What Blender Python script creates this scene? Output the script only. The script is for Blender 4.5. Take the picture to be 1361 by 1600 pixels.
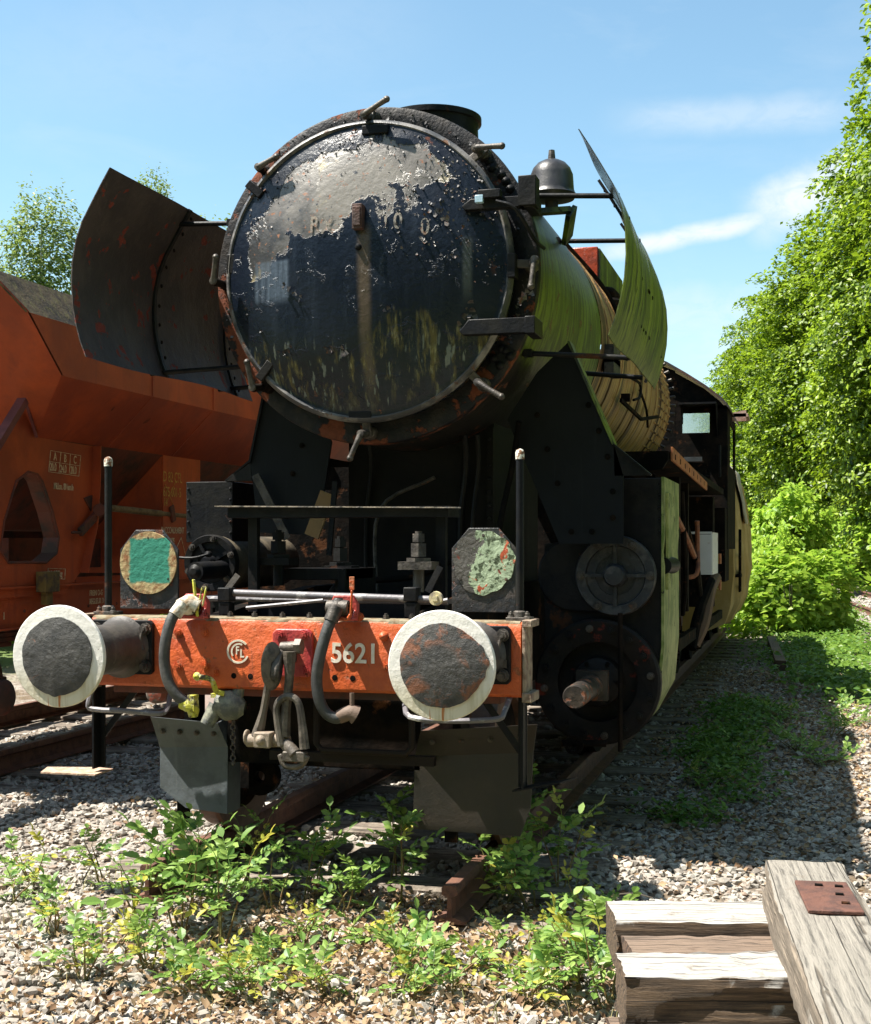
import bpy, math, random
import numpy as np
from mathutils import Vector, Matrix
random.seed(7); rng = np.random.default_rng(7)
scene = bpy.context.scene
for o in list(bpy.data.objects): bpy.data.objects.remove(o)
COL = scene.collection
R = math.radians

# ------------------------------------------------------------------ camera, sky, sun, exposure
CAM = (2.3036, -5.3074, 1.5370); YAW = 0.26688; FPX = 2111.35; CY = 853.08
cam = bpy.data.cameras.new('camera'); camo = bpy.data.objects.new('camera', cam); COL.objects.link(camo)
camo.location = CAM; camo.rotation_euler = (R(90), 0, YAW)
cam.sensor_fit = 'VERTICAL'; cam.sensor_height = 24; cam.lens = FPX/1600*24; cam.shift_y = (CY-800)/1600
cam.clip_start = .05; cam.clip_end = 3000
scene.camera = camo
SUN = Vector((.50, .18, -1)).normalized()          # direction in which the light travels
sun = bpy.data.lights.new('sun', 'SUN'); suno = bpy.data.objects.new('sun', sun); COL.objects.link(suno)
sun.energy = 5.0; sun.angle = R(.53); sun.color = (1, .95, .86)
suno.rotation_euler = SUN.to_track_quat('-Z', 'Y').to_euler(); suno.location = (-10, -10, 25)
scene.view_settings.view_transform = 'Standard'; scene.view_settings.look = 'None'
scene.view_settings.exposure = 1.5; scene.view_settings.gamma = 1; scene.view_settings.use_curve_mapping = False
try:
    scene.cycles.max_bounces = 6; scene.cycles.transparent_max_bounces = 8
except Exception: pass

# photograph pixel (1361 x 1600) on a known plane -> point of the place
_c, _s = math.cos(YAW), math.sin(YAW)
def at(u, v, X=None, Y=None, Z=None):
    a = (u-680.5)/FPX; b = (CY-v)/FPX
    r = (_c*a-_s, _s*a+_c, b)
    k = (X-CAM[0])/r[0] if X is not None else (Y-CAM[1])/r[1] if Y is not None else (Z-CAM[2])/r[2]
    return Vector((CAM[0]+k*r[0], CAM[1]+k*r[1], CAM[2]+k*r[2]))

# ------------------------------------------------------------------ node helpers
class G:
    def __init__(s, nt): s.nt = nt; s.n = nt.nodes; s.l = nt.links
    def put(s, inp, v):
        if hasattr(v, 'is_output') or isinstance(v, bpy.types.NodeSocket): s.l.new(v, inp)
        elif v is not None:
            if inp.type == 'RGBA' and len(v) == 3: v = (*v, 1)
            inp.default_value = v
    def obj(s, sc=(1, 1, 1), loc=(0, 0, 0), out='Object'):
        t = s.n.new('ShaderNodeTexCoord'); m = s.n.new('ShaderNodeMapping'); s.l.new(t.outputs[out], m.inputs[0])
        m.inputs['Scale'].default_value = sc; m.inputs['Location'].default_value = loc
        return m.outputs[0]
    def noise(s, sc=5, det=6, ro=.6, vec=None, dist=0, out=0):
        n = s.n.new('ShaderNodeTexNoise'); n.inputs['Scale'].default_value = sc; n.inputs['Detail'].default_value = det
        n.inputs['Roughness'].default_value = ro; n.inputs['Distortion'].default_value = dist
        s.l.new(vec if vec is not None else s.obj(), n.inputs['Vector']); return n.outputs[out]
    def voro(s, sc=5, vec=None, feat='F1', out='Distance', rnd=1):
        n = s.n.new('ShaderNodeTexVoronoi'); n.feature = feat; n.inputs['Scale'].default_value = sc
        n.inputs['Randomness'].default_value = rnd
        s.l.new(vec if vec is not None else s.obj(), n.inputs['Vector']); return n.outputs[out]
    def ramp(s, f, st, interp='LINEAR'):
        n = s.n.new('ShaderNodeValToRGB'); n.color_ramp.interpolation = interp; e = n.color_ramp.elements
        while len(e) < len(st): e.new(.5)
        for i, (p, c) in enumerate(st):
            e[i].position = p
            if not hasattr(c, '__len__'): c = (c, c, c)
            e[i].color = (*c, 1)
        s.put(n.inputs[0], f); return n.outputs[0]
    def mix(s, f, a, b, mode='MIX'):
        n = s.n.new('ShaderNodeMix'); n.data_type = 'RGBA'; n.blend_type = mode
        s.put(n.inputs[0], f); s.put(n.inputs[6], a); s.put(n.inputs[7], b); return n.outputs[2]
    def m(s, op, a, b=0., c=None, clamp=False):
        n = s.n.new('ShaderNodeMath'); n.operation = op; n.use_clamp = clamp
        s.put(n.inputs[0], a); s.put(n.inputs[1], b)
        if c is not None: s.put(n.inputs[2], c)
        return n.outputs[0]
    def step(s, v, a, b):      # smooth 0..1 between a and b
        n = s.n.new('ShaderNodeMapRange'); n.interpolation_type = 'SMOOTHSTEP'
        s.put(n.inputs[0], v); n.inputs[1].default_value = a; n.inputs[2].default_value = b; return n.outputs[0]
    def xyz(s, vec=None):
        n = s.n.new('ShaderNodeSeparateXYZ'); s.l.new(vec if vec is not None else s.obj(), n.inputs[0]); return n.outputs
    def attr(s, name):
        n = s.n.new('ShaderNodeAttribute'); n.attribute_name = name; return n.outputs['Fac']
    def bump(s, h, st=.3, d=.01, nrm=None):
        n = s.n.new('ShaderNodeBump'); n.inputs['Strength'].default_value = st; n.inputs['Distance'].default_value = d
        s.put(n.inputs['Height'], h)
        if nrm is not None: s.l.new(nrm, n.inputs['Normal'])
        return n.outputs[0]
def newmat(name):
    m = bpy.data.materials.new(name); m.use_nodes = True; g = G(m.node_tree)
    return m, g, g.n['Principled BSDF']
def mk(name, base, c2=None, s2=5, t2=(.45, .6), rust=None, rs=7, rt=(.56, .6), streak=None, st=(.5, .7), ss=(28, 28, 1.6),
       rough=.5, metal=0, bump=.25, bs=70, flake=.5, spec=.5, dirt=None, dz=None):
    m, g, b = newmat(name)
    col = base
    col = g.mix(g.noise(3, 4), tuple(x*.8 for x in base), tuple(min(1, x*1.2) for x in base))
    if c2: col = g.mix(g.ramp(g.noise(s2, 7, .65), [(t2[0], 0), (t2[1], 1)]), col, c2)
    if streak: col = g.mix(g.ramp(g.noise(1, 5, .6, g.obj(ss)), [(st[0], 0), (st[1], 1)]), col, streak)
    h = g.m('MULTIPLY', g.noise(bs, 4), .35)
    h = g.m('ADD', h, g.noise(bs*.22, 5)); ro = rough
    if rust:
        mask = g.ramp(g.noise(rs, 10, .62), [(rt[0], 0), (rt[1], 1)])
        rc = g.mix(g.noise(40, 4), tuple(x*.45 for x in rust), tuple(min(1, x*1.3) for x in rust))
        col = g.mix(mask, col, rc); h = g.m('SUBTRACT', h, g.m('MULTIPLY', mask, flake))
        ro = g.ramp(mask, [(0, rough), (1, .85)])
    if dirt:
        d = g.ramp(g.noise(1.6, 8, .7), [(.42, 0), (.72, 1)]); col = g.mix(g.m('MULTIPLY', d, .7), col, dirt)
    g.put(b.inputs['Base Color'], col); g.put(b.inputs['Roughness'], ro); b.inputs['Metallic'].default_value = metal
    b.inputs['Specular IOR Level'].default_value = spec
    g.put(b.inputs['Normal'], g.bump(h, bump, .01))
    return m
def flat(name, c, rough=.5, metal=0):
    return mk(name, c, rough=rough, metal=metal, bump=.15)

BLACK = mk('black_paint', (.0055, .006, .008), c2=(.014, .013, .012), rust=(.07, .028, .014), rs=4, rt=(.63, .67), streak=(.020, .020, .019), st=(.58, .85), rough=.5, spec=.16, bump=.35)
BLACK2 = mk('black_grimy_metal', (.005, .0047, .0043), c2=(.016, .011, .008), rough=.8, spec=.06, bump=.5, rust=(.11, .045, .02), rs=6, rt=(.6, .68))
DGREY = mk('dark_grey_paint', (.05, .055, .06), c2=(.035, .04, .042), rough=.45, bump=.3, streak=(.09, .09, .09), st=(.6, .8), rust=(.12, .05, .02), rs=9, rt=(.68, .71))
ORANGE = mk('orange_paint', (.50, .085, .013), c2=(.38, .055, .010), s2=9, rough=.5, bump=1.0, bs=55, rust=(.30, .12, .05), rs=13, rt=(.62, .66), streak=(.16, .04, .015), st=(.6, .8), flake=.25, dirt=(.42, .10, .03))
GRIME = mk('grimy_top', (.20, .17, .11), c2=(.12, .07, .03), s2=18, rough=.9, bump=.8)
RED = mk('red_paint', (.33, .03, .03), c2=(.45, .07, .05), rough=.45, bump=.6, rust=(.12, .03, .02), rs=15, rt=(.62, .66))
WHITE = mk('white_paint', (.74, .70, .655), c2=(.64, .60, .54), s2=4, rough=.5, bump=.3, bs=60, rust=(.35, .14, .04), rs=8, rt=(.70, .72), streak=(.50, .44, .27), st=(.66, .9), ss=(34, 34, 3))
STEEL = mk('worn_steel', (.085, .072, .06), c2=(.03, .025, .022), s2=14, rough=.55, metal=.3, bump=.6, rust=(.17, .08, .04), rs=10, rt=(.6, .7))
BRIGHT = mk('scuffed_steel_bar', (.13, .12, .13), c2=(.40, .38, .37), s2=10, t2=(.55, .62), rough=.5, bump=.4)
RAILM = mk('rusty_rail', (.13, .055, .032), c2=(.07, .03, .02), s2=12, rough=.75, bump=.7)
RUBBER = mk('worn_rubber', (.035, .036, .035), c2=(.075, .073, .068), s2=8, t2=(.5, .62), streak=(.02, .02, .02), st=(.5, .7), rough=.6, bump=.3, bs=120)
YEL = mk('yellow_paint', (.46, .44, .04), c2=(.55, .52, .26), s2=24, t2=(.5, .6), rough=.6, bump=.8, rust=(.10, .08, .04), rs=30, rt=(.52, .60))
RAG = mk('pale_sealing_tape', (.62, .60, .52), c2=(.30, .22, .14), s2=22, rough=.9, bump=1)
MOSS = mk('mossy_black_sheet', (.15, .21, .020), c2=(.05, .075, .014), s2=2.2, t2=(.42, .58), streak=(.012, .015, .010), st=(.47, .60), ss=(17, 17, .9), rust=(.02, .018, .015), rs=14, rt=(.63, .65), rough=.42, bump=.25, spec=.6)
DEFIN = mk('brown_peeling_sheet', (.036, .025, .022), c2=(.062, .044, .036), s2=3, rust=(.20, .030, .014), rs=6.5, rt=(.60, .62), streak=(.09, .07, .055), st=(.58, .9), rough=.6, bump=.6)
TAN = None
WAGON = mk('wagon_oxide_paint', (.42, .068, .014), c2=(.29, .045, .012), s2=2, streak=(.20, .035, .016), st=(.55, .85), ss=(9, 9, .7), rust=(.10, .035, .02), rs=5, rt=(.66, .72), rough=.6, bump=.2, dirt=(.24, .045, .018))
WAGOND = mk('wagon_grimy_steel', (.14, .035, .018), c2=(.05, .025, .017), s2=4, rough=.75, bump=.4)
WEATH = mk('mossy_weathered_rim', (.10, .07, .035), c2=(.04, .028, .016), s2=6, streak=(.15, .13, .045), st=(.5, .7), rough=.8, bump=.5)
PURP = mk('purple_brown_primer', (.16, .045, .045), rough=.6, c2=(.11, .03, .03))
CREAMTXT = mk('faded_cream_lettering', (.70, .58, .36), c2=(.5, .3, .16), s2=30, rough=.7)
ORTXT = mk('faded_yellow_lettering', (.55, .34, .08), c2=(.4, .16, .05), s2=30, rough=.7)
WNUM = mk('white_number_paint', (.72, .66, .56), c2=(.66, .55, .36), s2=12, t2=(.5, .6), rough=.6)
WTXT = mk('white_lettering', (.68, .62, .5), c2=(.6, .5, .3), s2=16, t2=(.5, .6), rust=(.4, .08, .03), rs=30, rt=(.63, .66), rough=.6)
TARP = mk('olive_tarpaulin', (.40, .27, .085), c2=(.50, .36, .15), s2=1.5, streak=(.16, .14, .06), st=(.5, .8), ss=(6, 6, .6), rough=.8, bump=.3)
TARPP = mk('pale_tarpaulin', (.48, .44, .36), c2=(.36, .33, .24), s2=2, rough=.8, bump=.3)
ORB = mk('rusty_orange_beam', (.42, .15, .04), c2=(.25, .08, .03), s2=10, rough=.7, bump=.5)
REDBOX = mk('glossy_red_brown_box', (.33, .045, .012), c2=(.18, .03, .012), s2=10, rough=.35, bump=1.2, bs=25, rust=(.05, .02, .012), rs=9, rt=(.6, .64))
WHT = mk('white_panel', (.62, .62, .60), rust=(.3, .1, .03), rs=14, rt=(.62, .66), rough=.6)
CONC = mk('old_sleeper_wood', (.13, .11, .09), c2=(.25, .22, .18), s2=8, streak=(.06, .05, .04), st=(.5, .6), ss=(3, 30, 30), rough=.9, bump=1)

def mat_deflector():
    m, g, b = newmat('green_algae_on_black_deflector'); p = g.obj(); x, y, z = g.xyz(p)
    st = g.noise(1, 6, .65, g.obj((20, 20, .8))); st2 = g.noise(1, 5, .6, g.obj((7, 7, .5), (2, 5, 0))); n = g.noise(4, 8, .65)
    green = g.mix(g.ramp(st2, [(.35, 0), (.65, 1)]), (.085, .14, .012), (.24, .30, .030))
    hi = g.step(g.m('ADD', z, g.m('MULTIPLY', g.m('SUBTRACT', st2, .5), .9)), 3.02, 3.22)
    lo = g.m('SUBTRACT', 1, g.step(g.m('ADD', z, g.m('MULTIPLY', g.m('SUBTRACT', n, .5), .5)), 2.55, 2.80))
    col = g.mix(g.m('MULTIPLY', lo, .6), green, (.10, .10, .03))
    col = g.mix(hi, col, (.060, .066, .066))
    col = g.mix(g.ramp(st, [(.47, 0), (.60, 1)]), col, (.014, .018, .010))
    ch = g.ramp(g.noise(15, 8, .6), [(.655, 0), (.665, 1)]); col = g.mix(ch, col, (.008, .008, .008))
    g.put(b.inputs['Base Color'], col); g.put(b.inputs['Roughness'], g.mix(hi, (.42, .42, .42), (.24, .24, .24)))
    g.put(b.inputs['Normal'], g.bump(g.m('SUBTRACT', g.noise(25, 5), ch), .3, .01)); return m
DEFOUT = mat_deflector()
def mat_tan():
    m, g, b = newmat('bare_boiler_plate')
    v = g.obj((1.2, 26, 1.2)); n1 = g.noise(1, 6, .6, v); v2 = g.obj((.5, 7, .5)); n2 = g.noise(1, 6, .7, v2)
    col = g.ramp(n1, [(.3, (.14, .065, .02)), (.45, (.36, .20, .065)), (.6, (.52, .33, .12)), (.75, (.66, .47, .22))])
    col = g.mix(g.ramp(n2, [(.5, 0), (.56, 1)]), col, (.085, .04, .014))
    col = g.mix(g.ramp(g.noise(7, 9, .7), [(.6, 0), (.66, 1)]), col, (.13, .06, .02))
    g.put(b.inputs['Base Color'], col); b.inputs['Roughness'].default_value = .55
    g.put(b.inputs['Normal'], g.bump(g.m('ADD', n1, g.noise(40, 4)), .5, .01)); return m
TAN = mat_tan()

def mat_door():
    m, g, b = newmat('peeling_smokebox_door_paint')
    p = g.obj(); x, y, z = g.xyz(p)
    n = g.noise(4.5, 10, .6, p, .6); nf = g.noise(17, 9, .65, p, .3)
    col = g.mix(g.noise(2.2, 5), (.0030, .0055, .0115), (.0065, .0105, .021))
    # bluish soot haze, streaked
    sk = g.noise(1, 6, .65, g.obj((13, 13, 1.1)))
    col = g.mix(g.m('MULTIPLY', g.ramp(sk, [(.52, 0), (.8, 1)]), .30), col, (.045, .06, .085))
    # lower grey patch left
    # bare dusty primer in the upper half: noisy boundary
    e = g.m('ADD', g.m('MULTIPLY', z, 2.1), g.m('MULTIPLY', x, -.95))
    e = g.m('ADD', e, g.m('MULTIPLY', g.m('SUBTRACT', n, .5), 1.9))
    e = g.m('ADD', e, g.m('MULTIPLY', g.m('SUBTRACT', nf, .5), .45))
    up = g.step(e, 7.05, 7.09)
    rr = g.m('SQRT', g.m('ADD', g.m('MULTIPLY', x, x), g.m('POWER', g.m('SUBTRACT', z, 3.05), 2)))
    rr = g.m('ADD', rr, g.m('MULTIPLY', g.m('SUBTRACT', n, .5), .30))
    edge = g.step(rr, .70, .715)                     # black paint still holds along the rim
    dome = g.m('MULTIPLY', up, g.m('SUBTRACT', 1, edge))
    chip = g.ramp(g.noise(26, 8, .7), [(.60, 1), (.64, 0)])
    dust_glare = g.mix(g.ramp(g.noise(3.2, 7), [(.40, 0), (.62, 1)]), (.020, .018, .017), (.14, .122, .105))
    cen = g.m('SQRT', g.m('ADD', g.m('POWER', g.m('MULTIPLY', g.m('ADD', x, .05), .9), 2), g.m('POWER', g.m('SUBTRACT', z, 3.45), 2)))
    glare_mask = g.m('SUBTRACT', 1, g.step(g.m('ADD', cen, g.m('MULTIPLY', g.m('SUBTRACT', n, .5), .5)), .12, .42))
    dust_glare = g.mix(g.m('MULTIPLY', glare_mask, .7), dust_glare, (.27, .24, .205))  # highlight at the patch's top centre painted as a paler colour
    dust_glare = g.mix(g.ramp(g.noise(33, 5), [(.62, 0), (.66, 1)]), dust_glare, (.25, .10, .04))
    dust_glare = g.mix(g.ramp(g.noise(5, 6, .6, g.obj((1, 1, .5))), [(.6, 0), (.7, 1)]), dust_glare, (.42, .34, .17))
    col = g.mix(g.m('MULTIPLY', dome, chip), col, dust_glare)
    bx = g.m('MULTIPLY', g.m('MULTIPLY', g.step(x, -.66, -.63), g.m('SUBTRACT', 1, g.step(x, -.45, -.42))), g.m('MULTIPLY', g.step(z, 2.86, 2.92), g.m('SUBTRACT', 1, g.step(z, 3.10, 3.12))))
    col = g.mix(g.m('MULTIPLY', bx, g.ramp(g.noise(1, 5, .6, g.obj((30, 30, 2))), [(.35, .15), (.65, .8)])), col, (.10, .13, .17))
    # pale rusty run down the middle
    run = g.m('SUBTRACT', 1, g.step(g.m('ABSOLUTE', g.m('ADD', g.m('SUBTRACT', x, .02), g.m('MULTIPLY', g.m('SUBTRACT', g.noise(2, 2), .5), .05))), .012, .05))
    run = g.m('MULTIPLY', run, g.m('MULTIPLY', g.step(z, 2.28, 2.5), g.m('SUBTRACT', 1, g.step(z, 3.2, 3.3))))
    col = g.mix(g.m('MULTIPLY', run, .6), col, (.13, .095, .06))
    run2 = g.m('MULTIPLY', g.m('SUBTRACT', 1, g.step(g.m('ABSOLUTE', g.m('SUBTRACT', x, .57)), .01, .035)), g.m('MULTIPLY', g.step(z, 2.8, 2.95), g.m('SUBTRACT', 1, g.step(z, 3.15, 3.2))))
    col = g.mix(g.m('MULTIPLY', run2, .6), col, (.09, .10, .09))
    # yellow green runs in the lower part
    dr = g.noise(1, 5, .7, g.obj((17, 17, 1.2)))
    lim = g.m('ADD', g.m('MULTIPLY', g.noise(1, 3, .5, g.obj((7, 7, .01))), .75), g.m('ADD', 2.22, g.m('MULTIPLY', g.step(x, -.35, .35), .17)))
    zz = g.m('SUBTRACT', 1, g.step(g.m('SUBTRACT', z, lim), -.03, .02))
    drm = g.m('MULTIPLY', g.m('MULTIPLY', zz, g.step(z, 2.22, 2.5)), g.ramp(dr, [(.50, 0), (.62, 1)]))
    drc = g.mix(g.ramp(g.noise(1, 3, .5, g.obj((60, 60, .8))), [(.5, 0), (.62, 1)]), (.11, .085, .025), (.26, .23, .10))
    col = g.mix(g.m('MULTIPLY', drm, .8), col, drc)
    thin = g.m('MULTIPLY', g.ramp(g.noise(1, 3, .5, g.obj((38, 38, .7), (7, 1, 0))), [(.62, 0), (.66, 1)]), g.m('MULTIPLY', g.step(z, 2.26, 2.34), g.m('SUBTRACT', 1, g.step(g.m('ADD', z, g.m('MULTIPLY', n, .3)), 2.72, 2.85))))
    col = g.mix(g.m('MULTIPLY', thin, .7), col, (.17, .19, .16))
    rust = g.ramp(g.noise(8, 10, .65, g.obj(loc=(3, 3, 3))), [(.63, 0), (.655, 1)])
    rim2 = g.step(rr, .66, .80)
    col = g.mix(g.m('MULTIPLY', rust, rim2), col, (.17, .055, .025))
    h = g.m('ADD', g.m('MULTIPLY', dome, -.9), g.m('MULTIPLY', g.noise(30, 6), .5))
    h = g.m('ADD', h, g.m('MULTIPLY', g.ramp(g.noise(7, 8, .6, None, .5), [(.60, 0), (.63, 1)]), .3))
    g.put(b.inputs['Base Color'], col)
    ro = g.mix(dome, g.ramp(g.noise(3, 6), [(.3, .20), (.7, .38)]), (.36, .36, .36))
    g.put(b.inputs['Specular IOR Level'], g.m('ADD', .32, g.m('MULTIPLY', dome, .45)))
    g.put(b.inputs['Roughness'], ro); g.put(b.inputs['Normal'], g.bump(h, .55, .012)); return m
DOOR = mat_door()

def mat_bufface(name, rusty):
    m, g, b = newmat(name); p = g.obj(); x, y, z = g.xyz(p)
    r = g.m('SQRT', g.m('ADD', g.m('MULTIPLY', x, x), g.m('MULTIPLY', z, z)))
    ring = g.noise(14, 8, .7, p, .3)
    lum = g.noise(1, 6, .65, g.obj((9, 9, 9)), .4)
    col = g.ramp(ring, [(.35, (.02, .02, .02)), (.55, (.05, .047, .043)), (.7, (.085, .08, .075))])
    rm = g.m('MULTIPLY', g.ramp(g.noise(9, 9, .7, g.obj(loc=(1, 0, 5)), .6), [(.5 if rusty else .62, 0), (.58 if rusty else .68, 1)]), g.step(r, .07, .12))
    col = g.mix(rm, col, (.17, .062, .028))
    g.put(b.inputs['Base Color'], col); b.inputs['Roughness'].default_value = .62
    g.put(b.inputs['Normal'], g.bump(g.m('ADD', g.noise(40, 6, .7), g.m('MULTIPLY', lum, 1.0)), .7, .010)); return m
def mat_ring():
    m, g, b = newmat('chipped_white_buffer_ring'); p = g.obj(); x, y, z = g.xyz(p)
    n = g.noise(9, 7, .65); col = g.mix(n, (.60, .58, .54), (.76, .73, .68))
    low = g.m('SUBTRACT', 1, g.step(g.m('ADD', z, g.m('MULTIPLY', n, .06)), -.13, .03))
    col = g.mix(g.m('MULTIPLY', low, .75), col, (.52, .47, .33))
    st = g.noise(1, 5, .6, g.obj((42, 42, 3))); col = g.mix(g.m('MULTIPLY', low, g.ramp(st, [(.5, 0), (.72, .7)])), col, (.34, .29, .17))
    dr = g.ramp(g.noise(1, 3, .5, g.obj((26, 26, 2.2), (3, 0, 1))), [(.66, 0), (.70, 1)]); col = g.mix(g.m('MULTIPLY', low, dr), col, (.36, .13, .03))
    ch = g.ramp(g.noise(16, 9, .7), [(.66, 0), (.675, 1)]); col = g.mix(ch, col, (.10, .06, .04))
    g.put(b.inputs['Base Color'], col); b.inputs['Roughness'].default_value = .5
    g.put(b.inputs['Normal'], g.bump(g.m('SUBTRACT', g.noise(28, 6), ch), .5, .008)); return m
RINGM = mat_ring()
BFL = mat_bufface('greasy_buffer_face', False); BFR = mat_bufface('rust_crusted_buffer_face', True)

def mat_sign(name, main, border, peel, boxed):
    m, g, b = newmat(name); p = g.obj(); x, y, z = g.xyz(p)
    n = g.m('MULTIPLY', g.m('SUBTRACT', g.noise(14, 6), .5), .05)
    d = g.m('MAXIMUM', g.m('ABSOLUTE', g.m('SUBTRACT', x, .01)), g.m('ABSOLUTE', g.m('SUBTRACT', z, .012)))
    inn = g.step(g.m('ADD', d, n), .103, .118)
    bc = g.mix(g.ramp(g.noise(22, 8, .7), [(.42, 0), (.62, 1)]), border, (.24, .10, .035))
    col = g.mix(inn, main, bc) if boxed else bc
    if peel:
        k = g.noise(13, 9, .65, None, .8); k2 = g.noise(8, 9, .65, g.obj(loc=(4, 2, 1)), .5)
        col = g.mix(g.ramp(k, [(.30, 0), (.45, 1)]), (.16, .20, .10), (.34, .42, .27))
        col = g.mix(g.ramp(g.noise(24, 6, .6), [(.52, 0), (.57, 1)]), col, (.05, .07, .03))
        xx = g.m('ADD', g.m('ADD', x, g.m('MULTIPLY', g.m('SUBTRACT', k2, .5), .5)), .0)
        col = g.mix(g.m('SUBTRACT', 1, g.step(xx, -.045, -.035)), col, g.mix(g.noise(30, 5), (.10, .09, .075), (.055, .05, .045)))
        col = g.mix(g.ramp(k2, [(.60, 0), (.615, 1)]), col, (.42, .07, .02))
        col = g.mix(g.ramp(k2, [(.36, 1), (.38, 0)]), col, (.17, .03, .014))
        h = g.m('ADD', k, k2)
    else: h = g.noise(30, 5)
    g.put(b.inputs['Base Color'], col); b.inputs['Roughness'].default_value = .55
    g.put(b.inputs['Normal'], g.bump(h, .45 if not peel else .9, .012)); return m
SIGNG = mat_sign('green_painted_disc', (.03, .22, .15), (.46, .36, .18), False, True)
SIGNP = mat_sign('lichen_and_flaking_red_paint', (.3, .4, .3), (.3, .3, .2), True, False)
DISCB = mk('black_rusty_board', (.02, .021, .024), c2=(.06, .05, .045), s2=14, rust=(.12, .04, .02), rs=9, rt=(.58, .62), rough=.45, bump=.7)

def mat_wood(name, top, side, dark):
    m, g, b = newmat(name); v = g.obj((2.6, 60, 60)); gr = g.noise(1, 8, .72, v, .2)
    cr = g.noise(1, 3, .5, g.obj((.22, 9, 9)), .05)
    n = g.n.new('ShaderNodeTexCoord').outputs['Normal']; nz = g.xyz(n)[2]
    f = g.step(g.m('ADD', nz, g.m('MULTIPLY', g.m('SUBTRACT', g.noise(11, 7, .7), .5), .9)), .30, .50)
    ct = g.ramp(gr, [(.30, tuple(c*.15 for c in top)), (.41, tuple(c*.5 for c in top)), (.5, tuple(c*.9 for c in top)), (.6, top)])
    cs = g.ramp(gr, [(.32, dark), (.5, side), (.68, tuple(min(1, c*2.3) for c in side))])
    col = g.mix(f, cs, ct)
    wear = g.ramp(g.noise(7, 8, .7), [(.6, 0), (.7, 1)]); col = g.mix(g.m('MULTIPLY', wear, .6), col, side)
    crk = g.ramp(cr, [(.486, 0), (.494, 1), (.502, 1), (.510, 0)]); col = g.mix(g.m('MULTIPLY', crk, .8), col, dark)
    g.put(b.inputs['Base Color'], col); b.inputs['Roughness'].default_value = .9
    g.put(b.inputs['Normal'], g.bump(g.m('SUBTRACT', gr, g.m('MULTIPLY', crk, .6)), 1, .012)); return m
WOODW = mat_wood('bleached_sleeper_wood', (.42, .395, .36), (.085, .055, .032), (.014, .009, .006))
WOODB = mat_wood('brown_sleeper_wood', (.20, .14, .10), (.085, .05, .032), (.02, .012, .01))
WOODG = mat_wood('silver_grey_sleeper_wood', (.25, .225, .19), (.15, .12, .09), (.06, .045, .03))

def mat_leaf(name, a, c, tr=.45, rough=.45):
    m, g, b = newmat(name); t = g.attr('tint')
    col = g.mix(t, a, c)
    g.put(b.inputs['Base Color'], col); b.inputs['Roughness'].default_value = rough
    b.inputs['Specular IOR Level'].default_value = .35
    tn = g.n.new('ShaderNodeBsdfTranslucent'); g.put(tn.inputs[0], g.mix(t, tuple(x*1.5 for x in a), tuple(x*1.5 for x in c)))
    mx = g.n.new('ShaderNodeMixShader'); mx.inputs[0].default_value = tr
    g.l.new(b.outputs[0], mx.inputs[1]); g.l.new(tn.outputs[0], mx.inputs[2]); g.l.new(mx.outputs[0], g.n['Material Output'].inputs[0])
    return m
LBEECH = mat_leaf('beech_leaf', (.018, .055, .003), (.26, .36, .016), .34)
LBIRCH = mat_leaf('birch_leaf', (.08, .13, .03), (.22, .27, .07), .4)
LBUSH = mat_leaf('shrub_leaf', (.13, .25, .02), (.32, .44, .05), .45)
LWEED = mat_leaf('weed_leaf', (.05, .14, .022), (.27, .38, .09), .35)
LWEEDY = mat_leaf('yellowing_weed_leaf', (.22, .26, .04), (.42, .38, .06), .35)
LCOVER = mat_leaf('ground_cover_leaf', (.06, .14, .02), (.17, .27, .04), .35)
DEAD = mat_leaf('dead_leaf', (.13, .07, .035), (.42, .30, .175), .15, .8)
DEADG = mat_leaf('grass_blade', (.16, .20, .05), (.45, .36, .18), .2, .7)
STEM = mk('green_brown_stem', (.17, .16, .05), c2=(.20, .08, .035), s2=9, rough=.7)
BARK = mk('grey_bark', (.10, .085, .065), c2=(.05, .04, .03), s2=4, rough=.9, bump=1)
BIRCHB = mk('birch_bark', (.55, .53, .48), c2=(.05, .045, .04), s2=5, t2=(.55, .6), rough=.8)

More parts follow.
